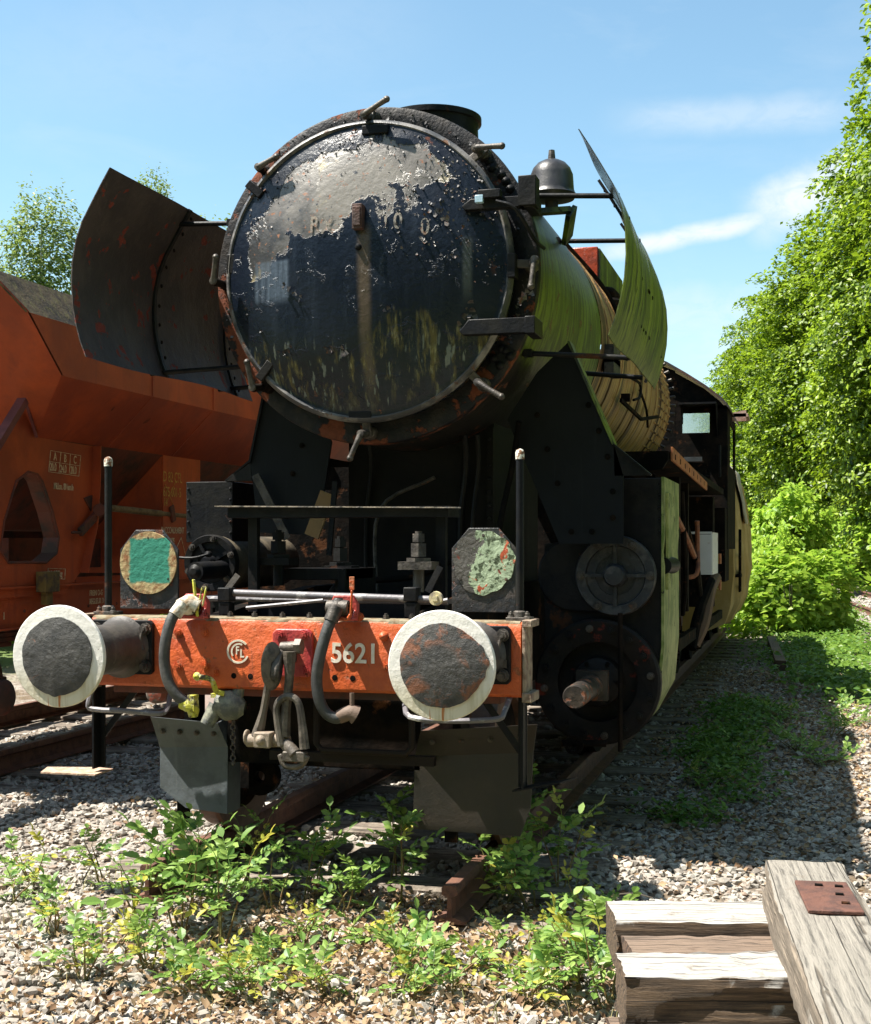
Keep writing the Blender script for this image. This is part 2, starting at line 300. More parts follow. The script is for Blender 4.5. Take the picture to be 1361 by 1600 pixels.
def mat_stone():
    m, g, b = newmat('crushed_ballast_stone'); t = g.attr('tint')
    col = g.ramp(t, [(0, (.19, .165, .14)), (.3, (.29, .26, .225)), (.6, (.37, .34, .295)), (.85, (.47, .44, .385)), (1, (.27, .18, .13))])
    col = g.mix(g.ramp(g.noise(45, 5), [(.4, 0), (.7, .5)]), col, (.20, .17, .14))
    g.put(b.inputs['Base Color'], col); b.inputs['Roughness'].default_value = .85
    g.put(b.inputs['Normal'], g.bump(g.noise(160, 3), .3, .004)); return m
STONE = mat_stone()
def mat_ground():
    m, g, b = newmat('gravel_and_soil')
    v = g.voro(26, out='Color'); vd = g.voro(26)
    col = g.ramp(v, [(0, (.11, .085, .065)), (.5, (.24, .20, .165)), (1, (.36, .32, .28))])
    col = g.mix(g.ramp(g.noise(1.2, 8, .65), [(.46, 0), (.6, 1)]), col, (.12, .085, .05))
    x, y, z = g.xyz()
    far = g.step(g.m('ADD', g.m('ABSOLUTE', x), g.m('MULTIPLY', g.noise(.4, 4), 5)), 9.5, 12)
    far2 = g.m('MAXIMUM', g.step(y, 34, 60), g.m('MULTIPLY', g.m('SUBTRACT', 1, g.step(g.m('ADD', y, g.noise(.6, 3)), -5.5, -3.6)), 1.6))
    gc = g.mix(g.noise(6, 6), (.05, .09, .015), (.13, .18, .04))
    col = g.mix(g.m('MAXIMUM', far, g.m('MULTIPLY', far2, .6, clamp=True)), col, gc)
    g.put(b.inputs['Base Color'], col); b.inputs['Roughness'].default_value = .95
    g.put(b.inputs['Normal'], g.bump(g.m('ADD', g.m('MULTIPLY', vd, -2), g.noise(60, 4)), .8, .02)); return m
GROUND = mat_ground()
def mat_glass():
    m, g, b = newmat('dusty_cab_glass'); b.inputs['Base Color'].default_value = (.7, .75, .72, 1)
    b.inputs['Roughness'].default_value = .12; b.inputs['Transmission Weight'].default_value = .85; b.inputs['Alpha'].default_value = .6; return m
GLASS = mat_glass()

# ------------------------------------------------------------------ world: Nishita sky with thin clouds
w = bpy.data.worlds.new('World'); scene.world = w; w.use_nodes = True
g = G(w.node_tree); bg = g.n['Background']
sky = g.n.new('ShaderNodeTexSky'); sky.sky_type = 'NISHITA'; sky.sun_disc = False
sky.sun_elevation = math.asin(-SUN.z); sky.sun_rotation = math.atan2(-SUN.x, -SUN.y) % (2*math.pi)
sky.altitude = 200; sky.air_density = 1.0; sky.dust_density = 1.2; sky.ozone_density = 1.6
SKYTINT = g.mix(1, sky.outputs[0], (1.50, 1.75, 1.58), 'MULTIPLY')
d = g.obj(out='Generated')
def pxdir(u, v):
    a = (u-680.5)/FPX; b = (CY-v)/FPX
    return Vector((_c*a-_s, _s*a+_c, b)).normalized()
def dot(vec, c):
    n = g.n.new('ShaderNodeVectorMath'); n.operation = 'DOT_PRODUCT'; g.l.new(vec, n.inputs[0]); n.inputs[1].default_value = c; return n.outputs['Value']
wn = g.noise(7, 7, .6, g.obj((1, 1, 3.2), out='Generated'), .4)
wn2 = g.noise(26, 6, .6, d)
tot = None; wn3 = g.noise(38, 8, .65, g.obj((1, 1, 2), out='Generated'), .6)
for (p0, p1, wd, amt, soft) in [((930, 400), (1205, 338), .0058, 1.0, .8), ((1185, 330), (1330, 268), .017, 1.0, .5), ((1190, 352), (1270, 318), .012, .6, .8), ((960, 186), (1340, 176), .008, .38, 1.2),
                                ((990, 205), (1300, 150), .006, .25, 1), ((880, 500), (1500, 480), .017, .42, 1.2), ((990, 540), (1500, 560), .022, .40, 1.2), ((-100, 130), (700, 20), .02, .10, 2)]:
    a, b2 = pxdir(*p0), pxdir(*p1); nrm = a.cross(b2).normalized(); t = (b2-a); L = t.length; t.normalize()
    dist = g.m('ABSOLUTE', g.m('ADD', dot(d, nrm), g.m('MULTIPLY', g.m('SUBTRACT', wn2, .5), wd*1.5)))
    across = g.m('SUBTRACT', 1, g.step(dist, wd*.15, wd*(1+soft)))
    al = g.m('SUBTRACT', dot(d, t), a.dot(t))
    along = g.m('MULTIPLY', g.step(al, -.02, L*.3), g.m('SUBTRACT', 1, g.step(al, L*.75, L+.03)))
    mk_ = g.m('MULTIPLY', g.m('MULTIPLY', across, along), g.m('MULTIPLY', amt, g.ramp(wn3, [(.28, .5), (.55, 1)])))
    tot = mk_ if tot is None else g.m('MAXIMUM', tot, mk_)
veil = g.m('MULTIPLY', g.ramp(wn, [(.5, 0), (.85, 1)]), .16)
cl = g.m('MAXIMUM', tot, veil)
dz = g.xyz(d)[2]
hz = g.m('MULTIPLY', g.m('SUBTRACT', 1, g.step(dz, 0, .26)), .42)
cl = g.m('MAXIMUM', cl, hz)
col = g.mix(cl, SKYTINT, (6.8, 7.4, 7.8))
g.l.new(col, bg.inputs[0]); bg.inputs[1].default_value = .05

# ------------------------------------------------------------------ mesh helpers
def V(*a): return Vector(a)
def frame(ax):
    ax = Vector(ax).normalized(); u = ax.orthogonal().normalized(); return ax, u, ax.cross(u)
class MB:
    def __init__(s): s.v = []; s.f = []
    def add(s, vs, fs):
        o = len(s.v); s.v += [tuple(p) for p in vs]; s.f += [tuple(i+o for i in f) for f in fs]; return s
    def box(s, a, b, rot=None, piv=None):
        x0, x1 = sorted((a[0], b[0])); y0, y1 = sorted((a[1], b[1])); z0, z1 = sorted((a[2], b[2]))
        vs = [V(x, y, z) for x in (x0, x1) for y in (y0, y1) for z in (z0, z1)]
        if rot is not None:
            c = piv or V((x0+x1)/2, (y0+y1)/2, (z0+z1)/2); vs = [c+rot@(p-c) for p in vs]
        return s.add(vs, [(0, 1, 3, 2), (4, 6, 7, 5), (0, 4, 5, 1), (2, 3, 7, 6), (0, 2, 6, 4), (1, 5, 7, 3)])
    def bar(s, p0, p1, w, h, up=(0, 0, 1)):      # rectangular bar between two points
        p0, p1 = V(*p0), V(*p1); ax = (p1-p0).normalized(); u = V(*up)
        sd = ax.cross(u)
        if sd.length < 1e-3: sd = ax.cross(V(0, 1, 0))
        sd.normalize(); u = sd.cross(ax).normalized()
        vs = [p+sd*(w/2*i)+u*(h/2*j) for p in (p0, p1) for (i, j) in ((-1, -1), (1, -1), (1, 1), (-1, 1))]
        return s.add(vs, [(3, 2, 1, 0), (4, 5, 6, 7), (0, 1, 5, 4), (1, 2, 6, 5), (2, 3, 7, 6), (3, 0, 4, 7)])
    def cyl(s, p0, p1, r0, r1=None, n=16, caps=True):
        r1 = r0 if r1 is None else r1; p0, p1 = V(*p0), V(*p1); ax, u, w_ = frame(p1-p0)
        vs = []
        for p, r in ((p0, r0), (p1, r1)):
            vs += [p+(u*math.cos(k*2*math.pi/n)+w_*math.sin(k*2*math.pi/n))*r for k in range(n)]
        fs = [(k, (k+1) % n, n+(k+1) % n, n+k) for k in range(n)]
        if caps: fs += [tuple(range(n))[::-1], tuple(range(n, 2*n))]
        return s.add(vs, fs)
    def lathe(s, prof, o, ax=(0, 1, 0), n=32, arc=(0, 1), close=False):   # prof: (distance along axis, radius)
        o = V(*o); ax = Vector(ax).normalized()
        u = V(0, 0, 1) if abs(ax.z) < .9 else V(1, 0, 0); u = (u-ax*u.dot(ax)).normalized(); w_ = ax.cross(u)
        full = arc == (0, 1); m_ = n if full else n+1; vs = []
        for a, r in prof:
            r = max(r, 1e-4)
            for k in range(m_):
                t = 2*math.pi*(arc[0]+(arc[1]-arc[0])*k/n); vs.append(o+ax*a+(u*math.cos(t)+w_*math.sin(t))*r)
        fs = []; L = len(prof)
        for i in range(L-1 if not close else L):
            j = (i+1) % L
            for k in range(n):
                k2 = (k+1) % m_ if full else k+1
                fs.append((i*m_+k, i*m_+k2, j*m_+k2, j*m_+k))
        return s.add(vs, fs)
    def tube(s, pts, r, n=8, smooth=0, flat_=None):
        pts = [V(*p) for p in pts]
        if smooth:
            q = []; P = [pts[0]*2-pts[1]]+pts+[pts[-1]*2-pts[-2]]
            for i in range(1, len(P)-2):
                for k in range(smooth):
                    t = k/smooth; a, b, c, d_ = P[i-1], P[i], P[i+1], P[i+2]
                    q.append(.5*((2*b)+(c-a)*t+(2*a-5*b+4*c-d_)*t*t+(3*b-a-3*c+d_)*t**3))
            q.append(pts[-1]); pts = q
        rs = r if hasattr(r, '__len__') else [r]*len(pts)
        if len(rs) != len(pts): rs = np.interp(np.linspace(0, 1, len(pts)), np.linspace(0, 1, len(rs)), rs)
        vs = []; u = None
        for i, p in enumerate(pts):
            t = (pts[min(i+1, len(pts)-1)]-pts[max(i-1, 0)]).normalized()
            u = t.orthogonal().normalized() if u is None else (u-t*u.dot(t)).normalized()
            w_ = t.cross(u)
            vs += [p+(u*math.cos(k*2*math.pi/n)+w_*math.sin(k*2*math.pi/n))*float(rs[i]) for k in range(n)]
        fs = []
        for i in range(len(pts)-1):
            fs += [(i*n+k, i*n+(k+1) % n, (i+1)*n+(k+1) % n, (i+1)*n+k) for k in range(n)]
        fs += [tuple(range(n))[::-1], tuple(range((len(pts)-1)*n, len(pts)*n))]
        return s.add(vs, fs)
    def prism(s, poly, plane, a, b):
        f = {'xz': lambda p, t: V(p[0], t, p[1]), 'yz': lambda p, t: V(t, p[0], p[1]), 'xy': lambda p, t: V(p[0], p[1], t)}[plane]
        n = len(poly); vs = [f(p, a) for p in poly]+[f(p, b) for p in poly]
        return s.add(vs, [tuple(range(n)), tuple(range(2*n-1, n-1, -1))]+[(k, n+k, n+(k+1) % n, (k+1) % n) for k in range(n)])
    def plate(s, pts, off):       # polygon through 3-D points, thickened by the vector off
        pts = [V(*p) for p in pts]; off = V(*off); n = len(pts)
        return s.add(pts+[p+off for p in pts], [tuple(range(n)), tuple(range(2*n-1, n-1, -1))]+[(k, n+k, n+(k+1) % n, (k+1) % n) for k in range(n)])
    def ringplate(s, outer, inner, off):   # same vertex count in both loops
        outer = [V(*p) for p in outer]; inner = [V(*p) for p in inner]; off = V(*off); n = len(outer)
        vs = outer+inner+[p+off for p in outer]+[p+off for p in inner]; fs = []
        for k in range(n):
            j = (k+1) % n
            fs += [(k, j, n+j, n+k), (2*n+k, 3*n+k, 3*n+j, 2*n+j), (k, 2*n+k, 2*n+j, j), (n+k, n+j, 3*n+j, 3*n+k)]
        return s.add(vs, fs)
    def grid(s, rows, th=None):   # rows of points -> sheet, with thickness vector
        a = len(rows); b = len(rows[0]); vs = [p for r_ in rows for p in r_]
        fs = [(i*b+j, i*b+j+1, (i+1)*b+j+1, (i+1)*b+j) for i in range(a-1) for j in range(b-1)]
        if th is None: return s.add(vs, fs)
        th = V(*th); o = a*b; vs2 = vs+[V(*p)+th for p in vs]; fs2 = fs+[tuple(x+o for x in f[::-1]) for f in fs]
        bd = [j for j in range(b)]+[i*b+b-1 for i in range(1, a)]+[(a-1)*b+j for j in range(b-2, -1, -1)]+[i*b for i in range(a-2, 0, -1)]
        for k in range(len(bd)):
            p, q = bd[k], bd[(k+1) % len(bd)]; fs2.append((q, p, p+o, q+o))
        return s.add(vs2, fs2)
    def bolt(s, p, ax, r, h):
        ax = V(*ax).normalized(); p = V(*p)
        s.cyl(p, p+ax*h*.3, r*1.35, n=10); s.cyl(p+ax*h*.3, p+ax*h, r, n=6); s.cyl(p+ax*h, p+ax*h*1.35, r*.5, n=8); return s
    def build(s, name, mat, parent=None, bev=0, ang=38, org=None, loc=None):
        me = bpy.data.meshes.new(name); off = Vector((0, 0, 0))
        if loc is not None: off = Vector((0, 0, 0))
        elif org is not None: off = V(*org)
        elif parent is not None: off = Vector(parent.get('_org', (0, 0, 0)))
        vs = [(p[0]-off[0], p[1]-off[1], p[2]-off[2]) for p in s.v]
        me.from_pydata(vs, [], s.f); me.materials.append(mat)
        me.polygons.foreach_set('use_smooth', [True]*len(me.polygons)); me.update()
        me.set_sharp_from_angle(angle=R(ang))
        o = bpy.data.objects.new(name, me); COL.objects.link(o)
        if parent is not None:
            o.parent = parent
            if org is not None: o.location = off-Vector(parent.get('_org', (0, 0, 0)))
            o['_org'] = tuple(off)
        elif org is not None: o.location = off; o['_org'] = tuple(off)
        if loc is not None: o.location = V(*loc)-Vector(parent.get('_org', (0, 0, 0))); o['_org'] = tuple(loc)
        if bev:
            b = o.modifiers.new('bevel', 'BEVEL'); b.width = bev; b.segments = 2; b.limit_method = 'ANGLE'; b.angle_limit = R(40)
        return o
def thing(name, label, cat, loc=(0, 0, 0), group=None):
    o = bpy.data.objects.new(name, None); COL.objects.link(o); o.location = loc; o['_org'] = tuple(loc)
    o.empty_display_size = .2
    o['label'] = label; o['category'] = cat
    if group: o['group'] = group
    return o
def tag(o, label, cat, group=None):
    o['label'] = label; o['category'] = cat
    if group: o['group'] = group
    return o
def text(name, body, size, loc, rot, mat, parent, depth=.002, align='LEFT', sx=1, bold=0):
    c = bpy.data.curves.new(name, 'FONT'); c.body = body; c.size = size; c.extrude = depth; c.align_x = align; c.offset = bold
    t = bpy.data.objects.new('tmp', c); me = bpy.data.meshes.new_from_object(t)
    bpy.data.objects.remove(t); bpy.data.curves.remove(c)
    me.name = name; me.materials.clear(); me.materials.append(mat)
    o = bpy.data.objects.new(name, me); COL.objects.link(o); o.parent = parent
    o.location = V(*loc)-Vector(parent.get('_org', (0, 0, 0))); o.rotation_euler = rot; o.scale = (sx, 1, 1); return o
def dup(o, parent=None, loc=None):
    c = o.copy(); COL.objects.link(c); c.parent = parent
    for ch in [k for k in bpy.data.objects if k.parent == o]: dup(ch, c)
    if loc is not None: c.location = loc
    return c
def fastmesh(name, verts, faces, mat, tint=None):
    """verts (N,3); faces (M,k)"""
    me = bpy.data.meshes.new(name); k = faces.shape[1]
    me.vertices.add(len(verts)); me.vertices.foreach_set('co', verts.astype(np.float32).ravel())
    me.loops.add(faces.size); me.loops.foreach_set('vertex_index', faces.astype(np.int32).ravel())
    me.polygons.add(len(faces)); me.polygons.foreach_set('loop_start', np.arange(0, faces.size, k, dtype=np.int32))
    me.polygons.foreach_set('loop_total', np.full(len(faces), k, dtype=np.int32))
    me.update(calc_edges=True); me.materials.append(mat)
    if tint is not None:
        a = me.attributes.new('tint', 'FLOAT', 'POINT'); a.data.foreach_set('value', tint.astype(np.float32))
    o = bpy.data.objects.new(name, me); COL.objects.link(o); return o
def leafcloud(name, P, Nn, size, mat, asp=.62, fold=.25):
    """rhombic folded leaves at P with normals Nn"""
    n = len(P); rv = rng.normal(size=(n, 3)); Nn = Nn/np.linalg.norm(Nn, axis=1, keepdims=True)
    T = np.cross(Nn, rv); T /= np.linalg.norm(T, axis=1, keepdims=True); B = np.cross(Nn, T)
    s = np.broadcast_to(np.asarray(size), (n,))[:, None]*rng.uniform(.7, 1.3, (n, 1))
    v = np.stack([P-T*s*.5, P+B*s*asp*.5+Nn*s*fold*.5, P+T*s*.5, P-B*s*asp*.5+Nn*s*fold*.5], 1).reshape(-1, 3)
    i = np.arange(n)[:, None]*4; f = np.concatenate([i+np.array([[0, 1, 2]]), i+np.array([[0, 2, 3]])], 1).reshape(-1, 3)
    return fastmesh(name, v, f, mat, np.repeat(rng.uniform(0, 1, n), 4))
from mathutils import noise as _mn
def mnz(a, b): return _mn.noise(Vector((a*3.5, b*3.5, 1)))+.5*_mn.noise(Vector((a*9, b*9, 4)))
# ================================================================== STEAM LOCOMOTIVE
LO = thing('steam_locomotive', 'large derelict black steam locomotive with orange buffer beam and peeling smokebox door', 'locomotive', (0, 0, 0))
BZ0, BZ1 = .86, 1.195
# ---- buffer beam
m = MB(); m.prism([(.60, BZ0+.012), (.612, BZ0), (.75, BZ0), (.75, BZ1), (.635, BZ1), (.612, BZ1-.008), (.60, BZ1-.034)], 'yz', -1.055, 1.085)
beam = m.build('buffer_beam', ORANGE, LO, bev=.003)
m = MB(); rows = []
for i in range(60):
    xx = -1.05+2.125*i/59
    q = random.random(); rows.append([V(xx, .6085, BZ1-.012-.010*q), V(xx, .617, BZ1-.001), V(xx, .636, BZ1+.004+.002*random.random()), V(xx, .69, BZ1+.003+.003*random.random()), V(xx, .745, BZ1+.003)])
m.grid(rows, (0, 0, -.004)); m.build('dusty_top_crust', GRIME, beam)
for sx, x0 in ((-1, -1.06), (1, 1.09)):
    m = MB(); m.box((x0, .597, BZ0-.01), (x0+sx*.016, .75, BZ1+.005)); m.box((x0, .585, BZ1-.02), (x0+sx*.045, .76, BZ1+.012)); m.box((x0, .585, BZ0-.02), (x0+sx*.045, .76, BZ0+.022))
    m.build('end_cap', mk('weathered_grey_tan_cap', (.27, .21, .15), c2=(.16, .10, .07), s2=25, rough=.8, bump=.8) if sx < 0 else bpy.data.materials['weathered_grey_tan_cap'], beam, bev=.004)
for (u, v, r) in [(742, 925, .016), (858, 925, .016)]: pass
for (u, v) in [(279, 989), (279, 1041), (322, 1041), (320, 988), (600, 994), (602, 1042), (562, 964), (336, 1050), (306, 960)]:
    p = at(u, v, Y=.6); m = MB(); m.bolt(p, (0, -1, 0), .016, .018); m.build('bolt', ORANGE, beam)
p = at(600, 994, Y=.6); m = MB(); m.lathe([(-.03, 0), (-.027, .012), (-.018, .02), (0, .022)], p, (0, 1, 0), 14); m.build('rivet', ORANGE, beam)
for (u, v) in [(365, 1056), (391, 1057), (523, 1059), (551, 1060)]:
    p = at(u, v, Y=.5985); m = MB(); m.lathe([(0, .009), (.0, .013), (.001, .014)], p, (0, 1, 0), 12); m.cyl(p+V(0, -.0005, 0), p+V(0, .001, 0), .010, n=12); m.build('bolt_hole', BLACK2, beam)
for i in range(9):
    p = V(-.46+i*.125+random.uniform(-.02, .02), .66, BZ1); m = MB(); m.bolt(p, (0, 0, 1), .014, .022); m.build('bolt', STEEL, beam)
text('running_number', '5621', .128, (.186, .5955, 1.000), (R(90), 0, 0), WNUM, beam, .003, sx=.92, bold=.0022)
e = at(372, 1018, Y=.598); m = MB()
def arc(m, cx, cz, r0, r1, a0, a1, y0, y1, n=22):
    pts = [(cx+math.cos(R(a0+(a1-a0)*k/n))*r1, cz+math.sin(R(a0+(a1-a0)*k/n))*r1) for k in range(n+1)]
    pin = [(cx+math.cos(R(a0+(a1-a0)*k/n))*r0, cz+math.sin(R(a0+(a1-a0)*k/n))*r0) for k in range(n+1)]
    for k in range(n):
        m.prism([pts[k], pts[k+1], pin[k+1], pin[k]], 'xz', y0, y1)
arc(m, e.x, e.z, .048, .057, 40, 335, .596, .601); arc(m, e.x+.004, e.z, .032, .040, 62, 215, .596, .601, 14)
emb = m.build('painted_emblem', WTXT, beam)
text('emblem_letter', 'F', .052, (e.x-.012, .5975, e.z-.012), (R(90), 0, 0), WTXT, beam, .0015, sx=.75, bold=.0015)
text('emblem_letter', 'L', .052, (e.x+.010, .5975, e.z-.026), (R(90), 0, 0), WTXT, beam, .0015, sx=.8, bold=.0015)
# lower lips and welds under the beam
m = MB(); m.box((-.95, .64, BZ0-.035), (.98, .74, BZ0-.001)); m.build('lower_flange', WAGOND, beam)

# ---- buffers
for sx, face in ((-1, BFL), (1, BFR)):
    x = sx*.875; z = 1.05
    b = MB(); b.lathe([(.05, .07), (.05, .105), (.10, .108), (.12, .115), (.50, .118), (.53, .125), (.56, .135), (.575, .15)], (x, 0, z), n=40)
    bo = b.build('buffer', mk('dusty_buffer_sleeve', (.035, .030, .027), c2=(.06, .05, .042), s2=5, rough=.55, bump=.5, streak=(.10, .085, .06), st=(.6, .8)) if sx < 0 else bpy.data.materials['dusty_buffer_sleeve'], LO)
    d = MB(); d.lathe([(-.004, .150), (0, .19), (.002, .222), (.006, .226), (.022, .226), (.03, .215), (.035, .05)], (0, 0, 0), n=64); d.build('buffer_disc', RINGM, bo, loc=(x, 0, z))
    # ragged dark centre
    c = MB(); n = 108; rows = []
    prof = [(.001, 0), (.003, .3), (.004, .6), (.006, .85), (.008, 1)]
    def rr_(t):
        q = .172+.0015*math.sin(5*t)+.001*math.sin(13*t+1)+random.uniform(-.0008, .0008)
        if sx > 0: q += .026*math.exp(-((((t-R(5)+math.pi) % (2*math.pi))-math.pi)/.5)**2)*(1+.18*math.sin(19*t))
        else: q += .010*math.exp(-((((t-R(266)+math.pi) % (2*math.pi))-math.pi)/.1)**2)
        return q
    ts = [2*math.pi*k/n for k in range(n)]; rb = [rr_(t) for t in ts]
    vs = [V(0, -.026, 0)]; fs = []
    for i in range(1, 7):
        q = i/6
        for k in range(n): 
            bb = .004*mnz(q*math.cos(ts[k]), q*math.sin(ts[k]))
            vs.append(V(math.cos(ts[k])*rb[k]*q, -.008-.018*(1-q*q)-(bb*.6 if i < 6 else 0), math.sin(ts[k])*rb[k]*q))
    vs += [V(math.cos(ts[k])*rb[k], .002, math.sin(ts[k])*rb[k]) for k in range(n)]
    for k in range(n): fs.append((0, 1+k, 1+(k+1) % n))
    for i in range(6):
        for k in range(n): a_, b_ = 1+i*n+k, 1+i*n+(k+1) % n; fs.append((a_, a_+n, b_+n, b_))
    c.add([p+V(x, 0, z) for p in vs], fs); c.build('buffer_face', face, bo, org=(x, 0, z), ang=60)
    q = MB(); q.prism([(x-.165, .935), (x-.15, .92), (x+.15, .92), (x+.165, .935), (x+.165, 1.165), (x+.15, 1.18), (x-.15, 1.18), (x-.165, 1.165)], 'xz', .572, .6)
    q.build('mounting_plate', BLACK, bo, bev=.003)
    for dx, dz_ in ((-1, -1), (-1, 1), (1, -1), (1, 1)):
        q = MB(); q.bolt((x+dx*.132, .572, z+dz_*.09), (0, -1, 0), .022, .03); q.build('bolt', STEEL, bo)
    q = MB(); q.tube([(x+.125, .55, z+.08), (x+.118, .545, z+.03), (x+.13, .55, z-.01)], .009, 6, 4); q.box((x+.125, .566, z-.055), (x+.15, .571, z-.02)); q.build('chain_and_tag', STEEL, bo)

# ---- brake hoses
def hose(name, pts, bu, yel):
    h = MB(); h.tube([at(u, v, Y=y) for u, v, y in pts], .026, 14, 6)
    for k in (0, len(pts)-1): pass
    ho = h.build('brake_hose', RUBBER, LO)
    u0, v0, y0 = pts[0]
    c0 = at(u0, v0, Y=y0); d_ = (at(*pts[1][:2], Y=pts[1][2])-c0).normalized()
    c = MB(); c.tube([c0-d_*.02, c0+d_*.05], .033, 12); c.build('hose_clamp', RAG if yel else STEEL, ho)
    # bracket with sloping gusset above the beam
    X = at(bu, 960, Y=.56).x
    b = MB(); b.prism([(X-.075, 1.20), (X-.075, 1.235), (X-.045, 1.31), (X+.045, 1.31), (X+.07, 1.27), (X+.07, 1.20)], 'xz', .565, .60)
    b.box((X-.06, .52, 1.195), (X+.07, .60, 1.21)); b.prism([(.60, 1.19), (.60, 1.27), (.52, 1.21)], 'yz', X+.052, X+.064)
    b.build('bracket', RED, ho, bev=.004)
    v = MB(); vc = V(X-.01, .53, 1.255)
    v.lathe([(-.055, .024), (-.05, .034), (.0, .040), (.05, .034), (.055, .022)], vc, (1, 0, 0), 16); v.cyl(vc, vc+V(0, .05, .0), .03); v.tube([vc, vc+(c0-vc)*.6, c0], .028, 12, 4)
    v.lathe([(0, .03), (.02, .034), (.045, .02)], vc, (0, 0, 1), 14)
    v.build('valve', STEEL, ho)
    if yel:
        k = MB(); k.cyl(vc, c0, .046, .036, 14); k.tube([vc+V(-.03, -.02, .0), vc+V(.02, -.03, .02), vc+V(.06, -.02, .0)], .035, 10, 3); k.build('tape_wrapping', RAG, ho, ang=70)
        l = MB(); l.bar(vc+V(.05, -.01, -.05), vc+V(.035, -.02, .125), .026, .012); l.bar(vc+V(.06, -.03, -.02), vc+V(.085, -.03, .09), .009, .008); l.bar(vc+V(.085, -.03, -.0), vc+V(.105, -.03, .09), .009, .008); l.bar(vc+V(.083, -.03, .09), vc+V(.107, -.03, .09), .008, .008)
        l.build('handle', YEL, ho, bev=.003)
    else:
        l = MB(); l.bar(at(548, 962, Y=.5), at(550, 922, Y=.5), .016, .008); l.bar(at(550, 922, Y=.5), at(550, 901, Y=.5), .024, .008, (0, 1, 0)); l.tube([at(548, 960, Y=.5), at(542, 968, Y=.5), at(532, 966, Y=.5)], .009, 6, 3)
        l.build('handle', bpy.data.materials['orange_paint'], ho, bev=.003)
    return ho
h1 = hose('a', [(283, 948, .47), (268, 968, .44), (259, 1000, .42), (257, 1035, .42), (263, 1065, .42), (278, 1088, .43), (294, 1098, .45)], 302, True)
c = MB(); e1 = at(294, 1100, Y=.45); c.tube([e1+V(-.03, 0, .01), e1+V(.02, 0, -.015), e1+V(.025, 0, -.06)], [.034, .036, .02], 12, 3); c.box(e1+V(.01, -.03, -.03), e1+V(.045, .02, .045)); c.build('coupling_head', YEL, h1, bev=.006)
h2 = hose('b', [(523, 955, .47), (511, 985, .44), (500, 1025, .42), (495, 1060, .42), (498, 1090, .42), (508, 1112, .43), (524, 1122, .44), (540, 1117, .45)], 535, False)
c = MB(); e1 = at(540, 1117, Y=.45); c.tube([e1+V(-.03, 0, -.01), e1+V(.02, 0, .01), e1+V(.045, .01, .0)], [.032, .036, .045], 12, 3); c.cyl(e1+V(.03, 0, .0), e1+V(.03, 0, .10), .011); c.build('coupling_head', mk('old_brown_leather_grip', (.13, .085, .06), rough=.7, bump=.6), h2)
# ---- heating hose valve with yellow cock
a = MB(); b0 = at(357, 1102, Y=.62); a.lathe([(-.07, .02), (-.06, .055), (0, .075), (.05, .06), (.08, .03)], b0, (.8, .2, -.15), 18); a.cyl(b0+V(-.05, -.02, .0), b0+V(-.09, -.05, -.09), .04, .032); a.tube([b0+V(.03, 0, 0), b0+V(.05, .03, .1)], .03, 10)
va = a.build('steam_heating_valve', mk('dirty_grey_cast', (.08, .085, .08), c2=(.2, .2, .15), s2=15, rough=.6, bump=.8), LO)
a = MB(); a.tube([at(308, 1057, Y=.52), at(330, 1062, Y=.52), at(338, 1080, Y=.55), at(350, 1084, Y=.57)], .013, 8, 4); a.lathe([(-.02, .003), (-.012, .016), (0, .021), (.012, .016), (.02, .003)], at(308, 1057, Y=.52), n=12); a.box(at(332, 1078, Y=.6)+V(0, -.02, -.015), at(352, 1090, Y=.6)+V(0, .03, 0)); a.build('yellow_cock', YEL, va)
a = MB()
for k in range(9):
    c0 = at(364, 1128+k*8, Y=.62); a.lathe([(0, .012), (.004, .016), (.008, .012), (.004, .008)], c0-V(0, .004, 0), (0, 1, 0) if k % 2 else (1, 0, 0), 10, close=True)
a.build('chain', STEEL, va)

# ---- draw hook and screw coupling
a = MB(); p0, p1 = at(427, 982, Y=.585), at(489, 1058, Y=.585)
x0, x1, z1, z0 = p0.x, p1.x, p0.z, p1.z
a.prism([(x0+.02, z1), (x1-.02, z1), (x1, z1-.02), (x1, z0+.02), (x1-.02, z0), (x0+.02, z0), (x0, z0+.02), (x0, z1-.02)], 'xz', .57, .6)
pl = a.build('coupling_plate', RED, LO, bev=.006)
for (u, v) in [(438, 992), (475, 992), (475, 1048)]:
    a = MB(); a.bolt(at(u, v, Y=.572), (0, -1, 0), .018, .022); a.build('bolt', RED, pl)
cx = .03
a = MB(); sh = [(0.60, 1.07), (.50, 1.085), (.42, 1.08), (.37, 1.04), (.34, .99), (.335, .955), (.35, .925), (.375, .925), (.40, .96), (.415, 1.0), (.44, 1.02), (.47, 1.0), (.50, .99), (.60, 1.0)]
a.prism(sh, 'yz', cx-.045, cx+.0)
hk = a.build('draw_hook', STEEL, LO, bev=.012)
